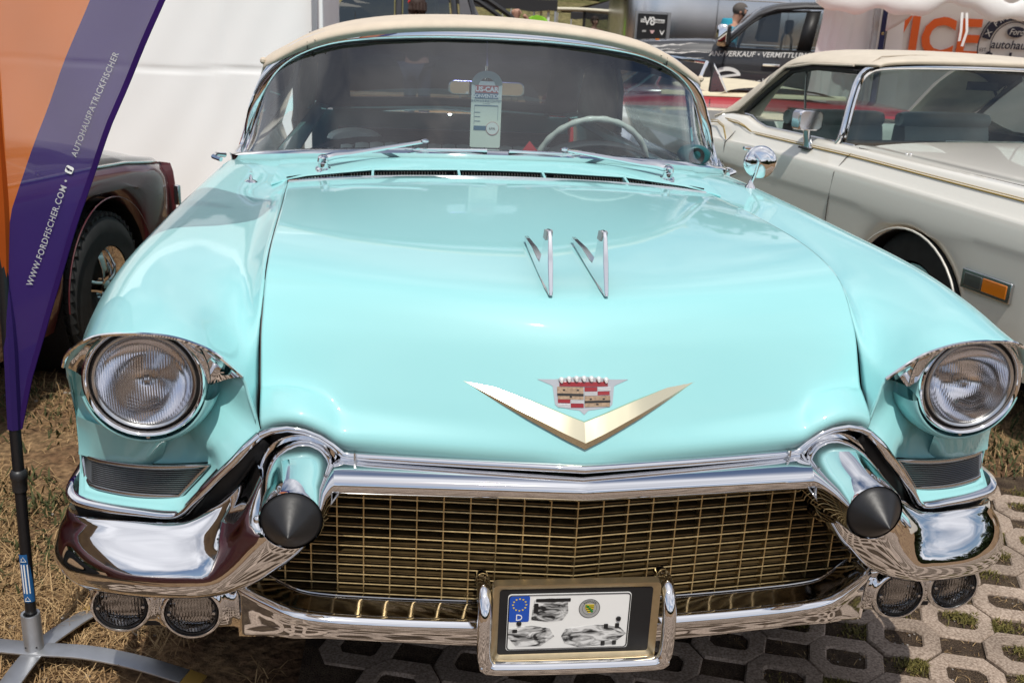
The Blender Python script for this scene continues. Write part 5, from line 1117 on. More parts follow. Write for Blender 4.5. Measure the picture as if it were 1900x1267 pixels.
# side marker lamp
mk = wc.p('side_marker', box(-.012, .01, -.405, -.125, .538, .622), DULL, bev=.004)
wc.p('marker_lens', box(-.015, -.005, -.385, -.25, .552, .608), mat('amber_lens', (.60, .17, .01), .15, 0, 1.0), parent=mk, bev=.003); bpy.context.view_layer.update()
wc.p('marker_lens', box(-.015, -.005, -.245, -.145, .552, .608), mat('smoke_lens', (.06, .065, .06), .1, 0, 1.0), parent=mk, bev=.003)
wc.p('washer_jet', join(ball((.20, .62, .992), .006, 8, (1, 1.4, .8))), CHROME); wc.p('washer_jet', ball((.215, .61, .992), .006, 8, (1, 1.4, .8)), CHROME)
# windshield, frame, side glass
wb0 = [(.135, 1.02, .995), (.20, .97, 1.0), (.5, .93, 1.012), (1.0, .90, 1.018), (1.5, .93, 1.012), (1.8, .97, 1.0), (1.865, 1.02, .995)]
wt0 = [(.225, 1.10, 1.335), (.30, 1.06, 1.362), (.55, 1.02, 1.374), (1.0, 1.0, 1.380), (1.45, 1.02, 1.374), (1.7, 1.06, 1.362), (1.775, 1.10, 1.335)]
WG2 = mat_glass('tinted_glass', (.60, .68, .66), .8); WG3 = mat_glass('side_tint', (.55, .63, .61), .35)
wc.p('windshield', loft([wb0, [tuple(np.array(a) * .5 + np.array(b) * .5 + (0, -.012, 0)) for a, b in zip(wb0, wt0)], wt0], 3, 3), WG2, ang=0)
frp = [(.115, 1.06, .985), (.125, 1.045, 1.03), (.165, 1.07, 1.20), (.20, 1.085, 1.30), (.235, 1.075, 1.352), (.30, 1.05, 1.378), (.55, 1.005, 1.392), (1.0, .985, 1.398), (1.45, 1.005, 1.392), (1.7, 1.05, 1.378), (1.765, 1.075, 1.352), (1.80, 1.085, 1.30), (1.87, 1.045, 1.03)]
wc.p('windshield_frame', sweep(crs(frp, 4), rrect(.045, .026, .008, 2), up=(0, -1, .3)), CHROME, ang=50)
wc.p('frame_groove', tube([(x - (.004 if x < 1 else -.004), y - .016, z - .002) for x, y, z in crs(frp[:6], 4)], .0035, 5), BLACK)
wc.p('dash_top', loft([[(x, y + .0, z) for x in np.linspace(.16, 1.84, 7)] for y, z in ((1.0, .985), (1.25, .985), (1.32, .94), (1.32, .7))], 1, 1), mat('brown_dash', (.10, .07, .055), .6))
wc.p('defroster_vent', box(.75, 1.25, 1.03, 1.045, .99, 1.012), CHROME, bev=.003)
wc.p('belt_molding', tube([(.118, y, wtop(y) + .006) for y in np.linspace(.93, 1.90, 10)] + [(.122, 1.97, 1.035), (.13, 2.08, 1.038)], .0065, 6), DULL)
gl = [[(.135, 1.10, .985), (.135, 1.5, .985), (.135, 1.86, .985), (.14, 2.10, 1.035)], [(.185, 1.13, 1.18), (.18, 1.5, 1.19), (.175, 1.85, 1.17), (.165, 2.04, 1.09)], [(.225, 1.13, 1.325), (.21, 1.5, 1.33), (.20, 1.70, 1.31), (.175, 2.0, 1.12)]]
wc.p('side_window', loft(gl, 2, 2), WG3); wc.p('side_window', ([(2 - x, y, z) for x, y, z in loft(gl, 2, 2)[0]], loft(gl, 2, 2)[1]), WG3)
for s_ in (0, 1):
    fx = (lambda x: x) if not s_ else (lambda x: 2 - x)
    wc.p('window_seal', tube([(fx(.225), 1.13, 1.345), (fx(.215), 1.5, 1.345), (fx(.205), 1.72, 1.315), (fx(.18), 1.92, 1.19), (fx(.155), 2.12, 1.045)], .016, 8), BLACK)
    wc.p('window_post', tube([(fx(.22), 1.55, .98), (fx(.235), 1.62, 1.2), (fx(.25), 1.66, 1.33)], .007, 6), DULL)
# soft top: cream cloth over the bows, falling to the deck behind the side glass
tr_ = []
for y, zc, xe, ze in [(.985, 1.402, .25, 1.372), (.99, 1.425, .235, 1.385), (1.15, 1.442, .215, 1.378), (1.5, 1.456, .195, 1.368), (1.75, 1.448, .18, 1.335), (1.95, 1.40, .165, 1.205), (2.18, 1.29, .145, 1.055), (2.36, 1.12, .14, 1.02), (2.48, 1.0, .15, .99)]:
    r = [(xe - .01, y, ze), (xe + .02, y, ze + .30 * (zc - ze)), (xe + .10, y - .01, ze + .62 * (zc - ze)), (xe + .30, y - .02, ze + .88 * (zc - ze)), (1.0, y - .03, zc)]
    tr_.append(r + [(2 - a, b, c) for a, b, c in r[-2::-1]])
BEI = mat('beige_canvas', (.60, .53, .43), .85, noise=(10, .06), bump=(70, .1))
wtp = loft(tr_[:6], 3, 3); wc.p('soft_top', wtp, BEI, ang=0, solid=.008)
# quarters only (the backlight is open glass)
lo_ = [r[:4] for r in tr_[5:]]; wc.p('top_quarter', loft(lo_, 3, 3), BEI, ang=0, solid=.008); wc.p('top_quarter', ([(2 - x, y, z) for x, y, z in loft(lo_, 3, 3)[0]], loft(lo_, 3, 3)[1]), BEI, ang=0, solid=.008)
wc.p('rear_window', loft([[(x, y, z) for x in np.linspace(.46, 1.54, 5)] for y, z in ((1.97, 1.385), (2.2, 1.25), (2.46, 1.01))], 2, 1), WG3)
wc.p('top_lining', loft([[(x, y + .02, z - .03) for x, y, z in r] for r in tr_[1:6]], 2, 2), HEADLINER, ang=0)
wc.p('top_seam', tube([(.235, 1.05, 1.392), (.31, 1.08, 1.424), (.55, 1.14, 1.436), (1.0, 1.18, 1.440)], .003, 5), mat('seam_dark', (.35, .29, .22), .9))
wc.p('top_edge', tube([(r[0][0] - .004, r[0][1], r[0][2] - .004) for r in tr_[2:]], .007, 6), BEI)
# seats with rolled tops, mirror, cabin tub
for x0 in (.30, 1.08):
    s_ = wc.p('seat', loft([[(x, y, z) for x in np.linspace(x0, x0 + .62, 9)] for y, z in ((1.75, .5), (1.80, .95), (1.84, 1.01), (1.92, 1.0), (1.95, .5))], 2, 1), SEATV, ang=0)
    wc.p('head_roll', loft([[(x, 1.85 + .052 * k * math.cos(a), 1.045 + .048 * k * math.sin(a)) for a in np.linspace(0, 6.283, 13)[:-1]] for x, k in ((x0, .6), (x0 + .02, 1), (x0 + .58, 1), (x0 + .60, .6))], 2, 2, closed=True, caps=True), SEATV, parent=s_)
wc.p('rear_seat', loft([[(x, y, z) for x in np.linspace(.3, 1.7, 9)] for y, z in ((2.25, .5), (2.30, .92), (2.36, .97), (2.44, .95))], 2, 1), SEATV, ang=0)
wc.p('cabin_tub', join(box(.14, 1.86, 1.2, 2.5, .30, .34), box(.13, .16, 1.1, 2.4, .34, .97), box(1.84, 1.87, 1.1, 2.4, .34, .97)), DARKIN)
dm = wc.p('door_mirror', loft([[(.03 + .072 * k * a, 1.24 + yy, 1.085 + .052 * k * b) for a, b in rrect(2, 2, .45, 4)] for yy, k in ((-.036, .90), (-.032, .985), (-.026, 1.02), (.03, 1.04), (.034, 1.0))], 1, 1, closed=True, caps=True), mat('satin_chrome', (.78, .77, .80), .16, 1.0), ang=18)
wc.p('mirror_stem', loft([[(.03 + .018 * k * a + dx, 1.25 + .03 * k * b, z) for a, b in rrect(2, 2, .6, 3)] for z, k, dx in ((1.045, .9, .01), (1.0, .75, .015), (.955, 1.0, .03), (.935, 1.5, .04))], 2, 1, closed=True, caps=True), CHROME, parent=dm)
wc.p('mirror_pad', box(.03, .10, 1.20, 1.30, .932, .942), BLACK, parent=dm, bev=.003)
wc.p('interior_mirror', box(.9, 1.1, 1.12, 1.13, 1.27, 1.315), BLACK, bev=.004)
# ================================================================== white marquee on the left
def mat_tent():
    M = mat('tent_vinyl', (.91, .91, .905), .55, bump=(2.2, .25)); return M
TENT = mat_tent()
TENT2 = cloth('pavilion_vinyl', (.92, .915, .90), 0.0)
def sheet(P0, ex, ez, nx, nz, amp, sd=0, folds=()):
    """hanging sheet with creases: P0 + ex*u + ez*v, rippled along its normal"""
    P0, ex, ez = np.array(P0, float), np.array(ex, float), np.array(ez, float); n = np.cross(ex, ez); n /= np.linalg.norm(n); Lx, Lz = np.linalg.norm(ex), np.linalg.norm(ez); R = []
    for v in np.linspace(0, 1, nz):
        r = []
        for u in np.linspace(0, 1, nx):
            a, b = u * Lx, v * Lz
            d = amp * (math.sin(2.1 * a + .9 * b + sd) + .6 * math.sin(4.3 * a - 2.7 * b + 2 * sd) + .35 * math.sin(9 * a + 5 * b + 3 * math.sin(1.5 * b + sd)) + .2 * math.sin(17 * a - 11 * b + 2 * math.sin(3 * a)))
            for kind, pos, h, w in folds:
                q = (b - pos - .015 * math.sin(3 * a)) if kind == 'h' else (a - pos - .01 * math.sin(4 * b)) if kind == 'v' else (b - pos - h * 0 - w * 0 - (a - 1.2) * .8)
                if kind == 'd': d += .006 * math.exp(-(q / .012) ** 2) * math.exp(-((a - 1.25) / .22) ** 2)
                else: d += h * math.exp(-(q / w) ** 2)
            r.append(tuple(P0 + ex * u + ez * v + n * d))
        R.append(r)
    return loft(R, 1, 1)
mq = Thing('marquee_tent', 'big white marquee tent with creased plain side wall, behind the maroon car', 'tent', (-3.0, 8.2, 0))
mq.p('side_wall', flip(sheet((-5.6, 6.2, .03), (4.70, 0, 0), (0, 0, 2.35), 150, 110, .010, 1.3, [('h', 1.055, -.012, .010), ('v', 4.05, .010, .014), ('v', 2.9, .012, .012), ('h', 1.75, -.008, .012), ('d', 1.00, 0, 0), ('d', 1.28, 0, 0)])), TENT, ang=0)
mq.p('side_wall', flip(sheet((-.90, 6.22, .03), (0, 4.2, 0), (0, 0, 2.35), 40, 30, .012, 2)), TENT, ang=0)
mq.p('pole', box(-.905, -.865, 6.12, 6.16, 0, 2.45), mat('alu_pole', (.62, .63, .65), .35, .9), bev=.004); mq.p('wall_edge', tube([(-.835, 6.13, .02), (-.838, 6.13, 1.2), (-.842, 6.13, 2.4)], .016, 8), TENT)
mq.p('pole', box(-5.62, -5.58, 6.16, 6.20, 0, 2.45), MATS['alu_pole'], bev=.004)
mq.p('roof', loft([[(-5.8, 6.0, 2.38), (-3.2, 6.0, 2.40), (-.7, 6.0, 2.38)], [(-4.2, 7.6, 3.2), (-3.2, 7.6, 3.25), (-2.2, 7.6, 3.2)], [(-3.25, 8.3, 3.9), (-3.2, 8.3, 3.95), (-3.15, 8.3, 3.9)], [(-4.2, 9.0, 3.2), (-3.2, 9.0, 3.25), (-2.2, 9.0, 3.2)], [(-5.8, 10.5, 2.38), (-3.2, 10.5, 2.40), (-.7, 10.5, 2.38)]], 3, 3), TENT, ang=0)
mq.p('valance', loft([[(x, 5.99, 2.40 - d * (.22 + .06 * abs(math.sin(x * 5)))) for x in np.linspace(-5.8, -.7, 60)] for d in (0, 1)], 1, 1), TENT)
# ================================================================== white pavilion on the right with the service banner
pvn = Thing('pavilion_tent', 'white pavilion tent with scalloped edge and orange lettered banner at the right', 'tent', (6.5, 10.0, 0))
pvn.p('side_curtain', sheet((3.93, 8.9, .05), (.98, .55, 0), (.12, 0, 2.0), 70, 60, .022, .4, [('v', .30, .05, .05), ('v', .16, .04, .03), ('v', .62, -.03, .06)]), TENT2, ang=0)
pvn.p('side_curtain', sheet((4.86, 9.3, .05), (.42, .1, 0), (-.08, 0, 1.9), 40, 50, .010, 2.2), TENT2, ang=0)
pvn.p('blue_strip', box(4.845, 4.90, 9.18, 9.20, .3, 1.86), mat('strip_navy', (.012, .018, .09), .5)); pvn.p('strip_line', box(4.912, 4.920, 9.19, 9.20, .3, 1.86), BLACK)
pvn.p('pole', box(4.78, 4.83, 9.22, 9.27, 0, 2.1), MATS['alu_pole']); pvn.p('strip_eyelet', lathe([(.016, .0), (.012, .004), (.006, .003)], (4.868, 9.175, 1.56), n=12), mat('brass', (.55, .42, .2), .35, 1.0))
bwall = pvn.p('banner_wall', sheet((4.9, 10.0, .3), (3.4, 0, 0), (0, 0, 1.75), 60, 20, .004, .7), mat('banner_white', (.82, .80, .78), .6), ang=0)
ORL = mat('letter_orange', (.85, .14, .02), .55); NAV = mat('print_navy', (.012, .014, .04), .55)
pvn.p('lettering', text('VICE', .60, (6.45, 9.965, 1.345), (1, 0, 0), (0, .0, 1), .002, bold=.018, align='RIGHT', space=1.02), ORL, smooth=False)
lc2 = (6.86, 1.49)
def arc_band(r0, r1, a0, a1, y, n=24): return loft([[(lc2[0] + r * math.cos(a), y, lc2[1] + r * math.sin(a)) for a in np.radians(np.linspace(a0, a1, n))] for r in (r0, r1)], 1, 1)
pvn.p('ring_line', arc_band(.415, .43, -60, 240, 9.962, 60), NAV, smooth=False); pvn.p('ring_line', arc_band(.265, .275, -60, 240, 9.962, 60), NAV, smooth=False)
pvn.p('ring_band', arc_band(.29, .40, 32, 168, 9.9625, 50), NAV, smooth=False)
for i, chh in enumerate('PREMIUM'):
    a = math.radians(136 - 12.2 * i); pvn.p('lettering', text(chh, .085, (lc2[0] + .318 * math.cos(a), 9.958, lc2[1] + .318 * math.sin(a)), (math.sin(a), 0, -math.cos(a)), (math.cos(a), 0, math.sin(a)), .001, align='CENTER'), WHITE, smooth=False)
a = math.radians(157); pvn.p('lettering', text('X', .10, (lc2[0] + .315 * math.cos(a), 9.958, lc2[1] + .315 * math.sin(a)), (math.sin(a), 0, -math.cos(a)), (math.cos(a), 0, math.sin(a)), .001, align='CENTER'), WHITE, smooth=False)
pvn.p('oval_badge', ([(lc2[0] + .02 + .115 * math.cos(a), 9.960, lc2[1] + .16 + .062 * math.sin(a)) for a in np.linspace(0, 6.283, 33)[:-1]], [tuple(range(32))]), NAV, smooth=False)
pvn.p('lettering', text('Ford', .095, (lc2[0] + .02, 9.956, lc2[1] + .130), (1, 0, 0), (0, 0, 1), .001, shear=.35, align='CENTER'), WHITE, smooth=False)
pvn.p('lettering', text('autohaus', .135, (lc2[0] - .27, 9.958, lc2[1] - .03), (1, 0, 0), (0, 0, 1), .001, shear=.18, bold=.002), NAV, smooth=False)
pvn.p('lettering', text('fischer', .235, (lc2[0] - .33, 9.958, lc2[1] - .235), (1, 0, 0), (0, 0, 1), .001, bold=.006), NAV, smooth=False)
pvn.p('lettering', text('EST.', .055, (lc2[0] - .40, 9.958, lc2[1] - .07), (1, 0, 0), (0, 0, 1), .001), NAV, smooth=False)
# gathered roof edge: rolls of vinyl and two hanging straps
rl = []
for x in np.linspace(3.9, 8.6, 90):
    u = x - 3.9; sag = .09 * abs(math.sin(u * 2.1)) ** 1.5 + .03 * math.sin(u * 7); r = .085 + .035 * abs(math.sin(u * 4.3)) + .018 * math.sin(u * 17)
    rl.append([(x, 8.75 + .12 * (x - 4.4) * .4 + r * math.cos(a) * .7, 1.905 + .05 * math.sin(u) - sag + r * math.sin(a)) for a in np.linspace(0, 6.283, 13)[:-1]])
pvn.p('rolled_edge', loft(rl, 1, 2, closed=True), TENT2, ang=0)
pvn.p('valance_flap', loft([[(4.78 + .33 * u, 8.95 + .1 * u, 1.86 - .02 * u - v * (.24 * (1 - u) ** .7 + .04)) for u in np.linspace(0, 1, 10)] for v in np.linspace(0, 1, 6)], 1, 1), TENT2, solid=.01)
for dx in (0, .05): pvn.p('strap', sweep([(5.48 + dx, 8.75, 1.80), (5.49 + dx * 1.3, 8.73, 1.62), (5.495 + dx * .8, 8.74, 1.52 - dx)], rrect(.028, .003, .001, 1), up=(0, -1, 0)), WHITE)
pvn.p('roof', loft([[(3.8, 8.7, 1.98), (6.2, 8.9, 2.02), (8.8, 9.3, 1.98)], [(5.2, 10.2, 2.9), (6.3, 10.3, 3.0), (7.4, 10.4, 2.9)], [(3.9, 12.0, 1.98), (6.3, 12.0, 2.02), (8.8, 12, 1.98)]], 3, 3), TENT2, ang=0)
for x, y in ((8.6, 9.4), (8.6, 12.0)): pvn.p('pole', box(x, x + .05, y, y + .05, 0, 2.0), MATS['alu_pole'])
# ================================================================== red convertible further back
RDP = mat('red_paint', (.33, .012, .018), .35, 0, 1.0); IVO = mat('ivory_cover', (.66, .58, .42), .8, noise=(8, .08))
def slab_body(th, st, m, name='body', w=1.75, y0=0.):
    """body from side profile stations (x, z_sill, z_mid, z_top): near side plane y0, far side y0+w"""
    R = []
    for x, z0, z1, z2 in st:
        R.append([(x, y0 + .10, z0), (x, y0 + .01, z0 + .12), (x, y0 - .01, (z0 + z1) / 2), (x, y0, z1), (x, y0 + .03, z1 + .4 * (z2 - z1)), (x, y0 + .09, z2 - .008), (x, y0 + .22, z2 + .012), (x, y0 + w / 2, z2 + .03), (x, y0 + w - .22, z2 + .012), (x, y0 + w - .09, z2 - .008), (x, y0 + w - .01, z1), (x, y0 + w, (z0 + z1) / 2), (x, y0 + w - .1, z0)])
    return th.p(name, loft(R, 3, 2), m, ang=45)
rc = Thing('red_convertible', 'bright red classic convertible with lowered ivory top cover behind the cream car', 'car', (3.0, 8.0, 0))
slab_body(rc, [(1.2, .35, .72, .80), (1.4, .28, .78, .88), (1.8, .26, .80, .93), (2.3, .25, .82, .955), (3.0, .25, .82, .955), (3.5, .26, .80, .93), (4.2, .28, .78, .90), (4.9, .34, .70, .80)], RDP, w=1.8, y0=7.2)
rc.p('door_line', tube([(2.42, 7.185, .40), (2.42, 7.188, .80), (2.42, 7.23, .94)], .004, 5), BLACK); rc.p('side_trim', sweep([(1.4, 7.185, .76), (2.0, 7.183, .79), (3.4, 7.185, .81), (4.6, 7.19, .76)], rrect(.012, .008, .002, 1), up=(0, -1, 0)), CHROME)
rc.p('top_cover', loft([[(x, y, z) for x, z in ((2.52, .975), (2.62, 1.02), (2.8, 1.045), (3.1, 1.05), (3.4, 1.03), (3.6, .985))] for y in (7.30, 7.45, 8.1, 8.7, 8.85)], 2, 3), IVO, ang=0)
rc.p('cover_skirt', loft([[(x, 7.30, .962), (x, 7.305, .985), (x, 7.34, 1.0)] for x in np.linspace(2.0, 3.7, 12)], 1, 2), IVO)
rc.p('vent_window', prism([(2.44, 7.32, .98), (2.455, 7.34, 1.23), (2.60, 7.33, .98)], (0, .008, 0)), mat_glass('red_vent_glass', (.25, .10, .12), 1.0), smooth=False); rc.p('vent_frame', tube([(2.455, 7.34, 1.235), (2.52, 7.335, 1.14), (2.61, 7.33, .975)], .007, 6), CHROME); rc.p('vent_frame', tube([(2.44, 7.34, .97), (2.455, 7.34, 1.235)], .009, 6), BLACK)
rc.p('windshield_frame', tube([(2.30, 7.36, .96), (2.42, 7.42, 1.24), (2.42, 8.6, 1.24), (2.30, 8.66, .96)], .016, 8), CHROME)
for x in (1.75, 4.1):
    w = rc.p('wheel', lathe([(.2, -.1), (.30, -.1), (.33, -.06), (.33, .06), (.30, .1), (.2, .1)], (x, 7.30, .33), (0, -1, 0), 28), TYRE); rc.p('hub_cap', lathe([(.2, .09), (.1, .12), (0, .125)], (x, 7.30, .33), (0, -1, 0), 20), CHROME, parent=w)
# ================================================================== dark grey pickup with white lettering
RAMG = mat('charcoal_paint', (.030, .030, .034), .45, 0, .7); DGL = mat_glass('pickup_glass', (.66, .70, .70), .6)
rm = Thing('grey_pickup', 'charcoal pickup truck with white lettering and claw-mark stripes on its side', 'pickup', (5.0, 12.5, 0))
slab_body(rm, [(1.75, .75, 1.05, 1.18), (2.2, .62, 1.12, 1.26), (3.0, .58, 1.20, 1.335), (3.75, .55, 1.22, 1.37), (3.95, .55, 1.24, 1.30), (5.2, .55, 1.26, 1.30), (6.2, .58, 1.26, 1.32), (8.0, .6, 1.24, 1.34)], RAMG, w=1.95, y0=11.5)
# cab
cabp = [(3.82, 1.335), (4.10, 1.60), (4.28, 1.76), (4.50, 1.845), (4.85, 1.885), (5.6, 1.90), (6.1, 1.86)]
rm.p('roof', loft([[(x, 11.5 + yy, z + dz) for x, z in cabp] for yy, dz in ((.10, -.045), (.16, -.01), (.35, .015), (.975, .035), (1.6, .015), (1.79, -.01), (1.85, -.045))], 2, 3), RAMG, ang=0)
rm.p('roof_rail', tube([(x, 11.585, z - .045) for x, z in cabp], .03, 8), RAMG)
rm.p('window', prism([(3.93, 11.535, 1.315), (4.20, 11.575, 1.585), (4.36, 11.59, 1.70), (4.55, 11.60, 1.755), (4.88, 11.60, 1.775), (4.80, 11.535, 1.315)], (0, .006, 0)), DGL, smooth=False)
rm.p('window', prism([(4.97, 11.535, 1.32), (5.04, 11.60, 1.775), (5.7, 11.60, 1.775), (5.7, 11.535, 1.32)], (0, .006, 0)), DGL, smooth=False)
rm.p('window_frame', tube([(3.90, 11.53, 1.31), (4.19, 11.57, 1.60), (4.35, 11.585, 1.715), (4.55, 11.595, 1.77), (4.92, 11.595, 1.79)], .016, 6), BLACK); rm.p('door_pillar', loft([[(4.80, 11.525, 1.30), (4.98, 11.525, 1.31)], [(4.88, 11.59, 1.79), (5.05, 11.59, 1.80)]], 2, 1), BLACK, solid=.02)
rm.p('window_sill', box(3.88, 6.0, 11.515, 11.535, 1.292, 1.312), BLACK)
rm.p('windshield', loft([[(3.84, 11.66, 1.35), (3.84, 13.25, 1.35)], [(4.42, 11.72, 1.80), (4.42, 13.2, 1.80)]], 1, 1), DGL)
rm.p('door_joint', tube([(3.90, 11.488, .70), (3.90, 11.488, 1.1), (3.93, 11.495, 1.30)], .006, 5), BLACK); rm.p('door_joint', tube([(4.96, 11.488, .70), (4.94, 11.488, 1.1), (4.93, 11.5, 1.30)], .006, 5), BLACK)
rm.p('door_handle', box(4.40, 4.62, 11.455, 11.485, 1.10, 1.135), CHROME, bev=.008)
mr_ = rm.p('door_mirror', loft([[(3.86 + .075 * k * a, 11.38 + yy, 1.455 + .135 * k * b) for a, b in rrect(2, 2, .5, 3)] for yy, k in ((-.10, .7), (-.07, .98), (.04, 1), (.07, .9))], 1, 1, closed=True, caps=True), CHROME); rm.p('mirror_housing', box(3.90, 3.965, 11.30, 11.46, 1.33, 1.58), BLACK, parent=mr_, bev=.02); rm.p('mirror_arm', box(3.88, 3.95, 11.42, 11.52, 1.32, 1.37), BLACK, parent=mr_)
rm.p('steering_wheel', tube([(4.10 + .05 * math.cos(a), 12.0 + .18 * math.sin(a), 1.36 + .16 * math.cos(a)) for a in np.linspace(0, 6.283, 25)[:-1]], .014, 6, closed=True), BLACK)
rm.p('driver_seat', loft([[(4.62 + k, y, z) for y in (11.75, 11.95, 12.2)] for k, z in ((0, .9), (.02, 1.45), (.06, 1.5), (.14, 1.45), (.16, .9))], 2, 2), BLACK); rm.p('head_rest', box(4.66, 4.76, 11.85, 12.1, 1.50, 1.68), BLACK, bev=.03)
rm.p('interior_mirror', box(4.36, 4.42, 12.25, 12.5, 1.66, 1.74), BLACK, bev=.01); rm.p('mirror_stalk', tube([(4.33, 12.3, 1.42), (4.36, 12.3, 1.6), (4.38, 12.35, 1.68)], .03, 6), BLACK)
rm.p('dashboard', box(3.84, 4.05, 11.65, 13.3, 1.0, 1.36), BLACK, bev=.03)
rm.p('lettering', fit_text('AN-/VERKAUF • VERMITTLUNG • VERLEIH', 1.70, (3.72, 11.480, 1.195), (1, 0, .028), (0, 0, 1), shear=.2, bold=.018, space=1.04), WHITE, smooth=False)
for k, (x0, z0, x1, z1, w) in enumerate(((2.9, 1.265, 3.58, 1.345, .017), (2.8, 1.18, 3.74, 1.245, .022), (2.85, 1.10, 3.68, 1.17, .016), (2.85, 1.22, 3.35, 1.262, .010))):
    up_, dn_ = [], []
    for t in np.linspace(0, 1, 24):
        x = x0 + (x1 - x0) * t; z = z0 + (z1 - z0) * t + .006 * math.sin(17 * t + k); ww = w * (1 - t) ** .6 * (.7 + .3 * math.sin(40 * t + k * 2)); up_.append((x, 11.478, z + ww)); dn_.append((x, 11.478, z - ww * .8))
    rm.p('claw_stripe', loft([up_, dn_], 1, 1), WHITE, smooth=False)
el = [(3.97 + .175 * math.cos(a), 11.477, .965 + .105 * math.sin(a)) for a in np.linspace(.15, 5.4, 40)]; er = [(3.97 + .130 * math.cos(a) + .01, 11.477, .958 + .062 * math.sin(a)) for a in np.linspace(.15, 5.4, 40)]
rm.p('logo_letter', loft([el, er], 1, 1), WHITE, smooth=False); rm.p('logo_bar', sweep([(3.83, 11.476, .925), (4.0, 11.475, .962), (4.14, 11.476, .985)], rrect(.03, .002, .0005, 1), up=(0, -1, 0)), WHITE); rm.p('lettering', text('trucks', .11, (4.17, 11.477, .87), (1, 0, .02), (0, 0, 1), .001, space=1.3), WHITE, smooth=False)
for x in (2.75, 7.0): rm.p('wheel', lathe([(.2, -.12), (.38, -.12), (.41, -.07), (.41, .07), (.38, .12), (.2, .12)], (x, 11.62, .41), (0, -1, 0), 28), TYRE)
rm.p('marker_lamp', box(3.02, 3.07, 11.49, 11.50, 1.355, 1.375), MATS['amber_lens'])
rm.o.rotation_euler = (0, 0, -.30); rm.o.location = (5.243, 12.11, 0)      # parked at a slight angle
# ================================================================== silver travel trailer
ALU = mat('polished_aluminium', (.66, .67, .69), .22, 1.0, noise=(1.2, .12), bump=(1.6, .10))
at_ = Thing('travel_trailer', 'rounded polished aluminium travel trailer with black sign on its door', 'trailer', (8.0, 18.5, 0))
AS = []
for x, k in [(3.92, .03), (3.95, .45), (4.05, .70), (4.3, .88), (4.7, .97), (5.4, 1.0), (8.5, 1.0), (11.0, 1.0), (12.0, .9), (12.4, .6), (12.5, .1)]:
    hh, hw_ = 1.15 * (.55 + .45 * k) if k < .99 else 1.15, 1.2 * (.35 + .65 * k)
    AS.append([(x, 18.3 - hw_ * math.copysign(abs(math.cos(a)) ** .55, math.cos(a)), 1.62 + hh * math.copysign(abs(math.sin(a)) ** .55, math.sin(a))) for a in np.linspace(0, 6.283, 33)[:-1]])
at_.p('shell', loft(AS, 4, 1, closed=True, caps=True), ALU, ang=0)
for z in (1.28, 2.05): at_.p('rivet_seam', tube([(5.0, 17.085, z), (8, 17.08, z), (11, 17.085, z)], .008, 5), DULL)
for x in (5.55, 6.9, 8.3): at_.p('rivet_seam', tube([(x, 17.085, .8), (x, 17.08, 1.6), (x, 17.085, 2.3)], .006, 5), DULL)
sg = at_.p('door_sign', box(4.06, 4.60, 16.98, 17.0, .95, 1.735), BLACK); at_.p('sign_frame', box(4.02, 4.66, 17.0, 17.03, .92, 1.775), mat('brushed_frame', (.55, .55, .55), .35, 1.0), parent=sg); at_.p('sign_edge', box(4.60, 4.66, 16.97, 17.0, .92, 1.77), MATS['brushed_frame'], parent=sg)
at_.p('sign_bar', box(4.11, 4.205, 16.97, 16.978, 1.585, 1.645), WHITE, parent=sg); at_.p('sign_bar', box(4.335, 4.55, 16.97, 16.978, 1.585, 1.645), WHITE, parent=sg)
at_.p('sign_lettering', text('V8', .20, (4.27, 16.965, 1.545), (1, 0, 0), (0, 0, 1), .001, shear=.0, bold=.002, align='CENTER', space=.85), WHITE, parent=sg, smooth=False)
at_.p('sign_lettering', text('THE', .055, (4.158, 16.965, 1.597), (1, 0, 0), (0, 0, 1), .001, align='CENTER'), BLACK, parent=sg, smooth=False); at_.p('sign_lettering', text('EXPERIENCE', .05, (4.445, 16.965, 1.597), (1, 0, 0), (0, 0, 1), .001, align='CENTER', space=.85), BLACK, parent=sg, smooth=False)
at_.p('sign_mark', box(4.15, 4.22, 16.97, 16.978, 1.42, 1.455), SEAL, parent=sg); at_.p('sign_mark', prism([(4.29, 16.97, 1.455), (4.38, 16.97, 1.455), (4.35, 16.97, 1.40), (4.32, 16.97, 1.40)], (0, .006, 0)), mat('mark_pink', (.6, .4, .4), .5), parent=sg); at_.p('sign_mark', prism([(4.47, 16.97, 1.46), (4.485, 16.97, 1.46), (4.515, 16.97, 1.41), (4.545, 16.97, 1.46), (4.56, 16.97, 1.46), (4.525, 16.97, 1.385), (4.505, 16.97, 1.385)], (0, .006, 0)), WHITE, parent=sg)
at_.p('window', box(6.35, 6.75, 17.07, 17.09, 1.35, 1.95), BLACK, bev=.05); at_.p('wheel', lathe([(.15, -.1), (.33, -.1), (.34, .1), (.15, .1)], (7.8, 17.3, .34), (0, -1, 0), 24), TYRE); at_.p('tow_bar', tube([(4.0, 18.3, .6), (2.8, 18.3, .5)], .05, 8), DULL)
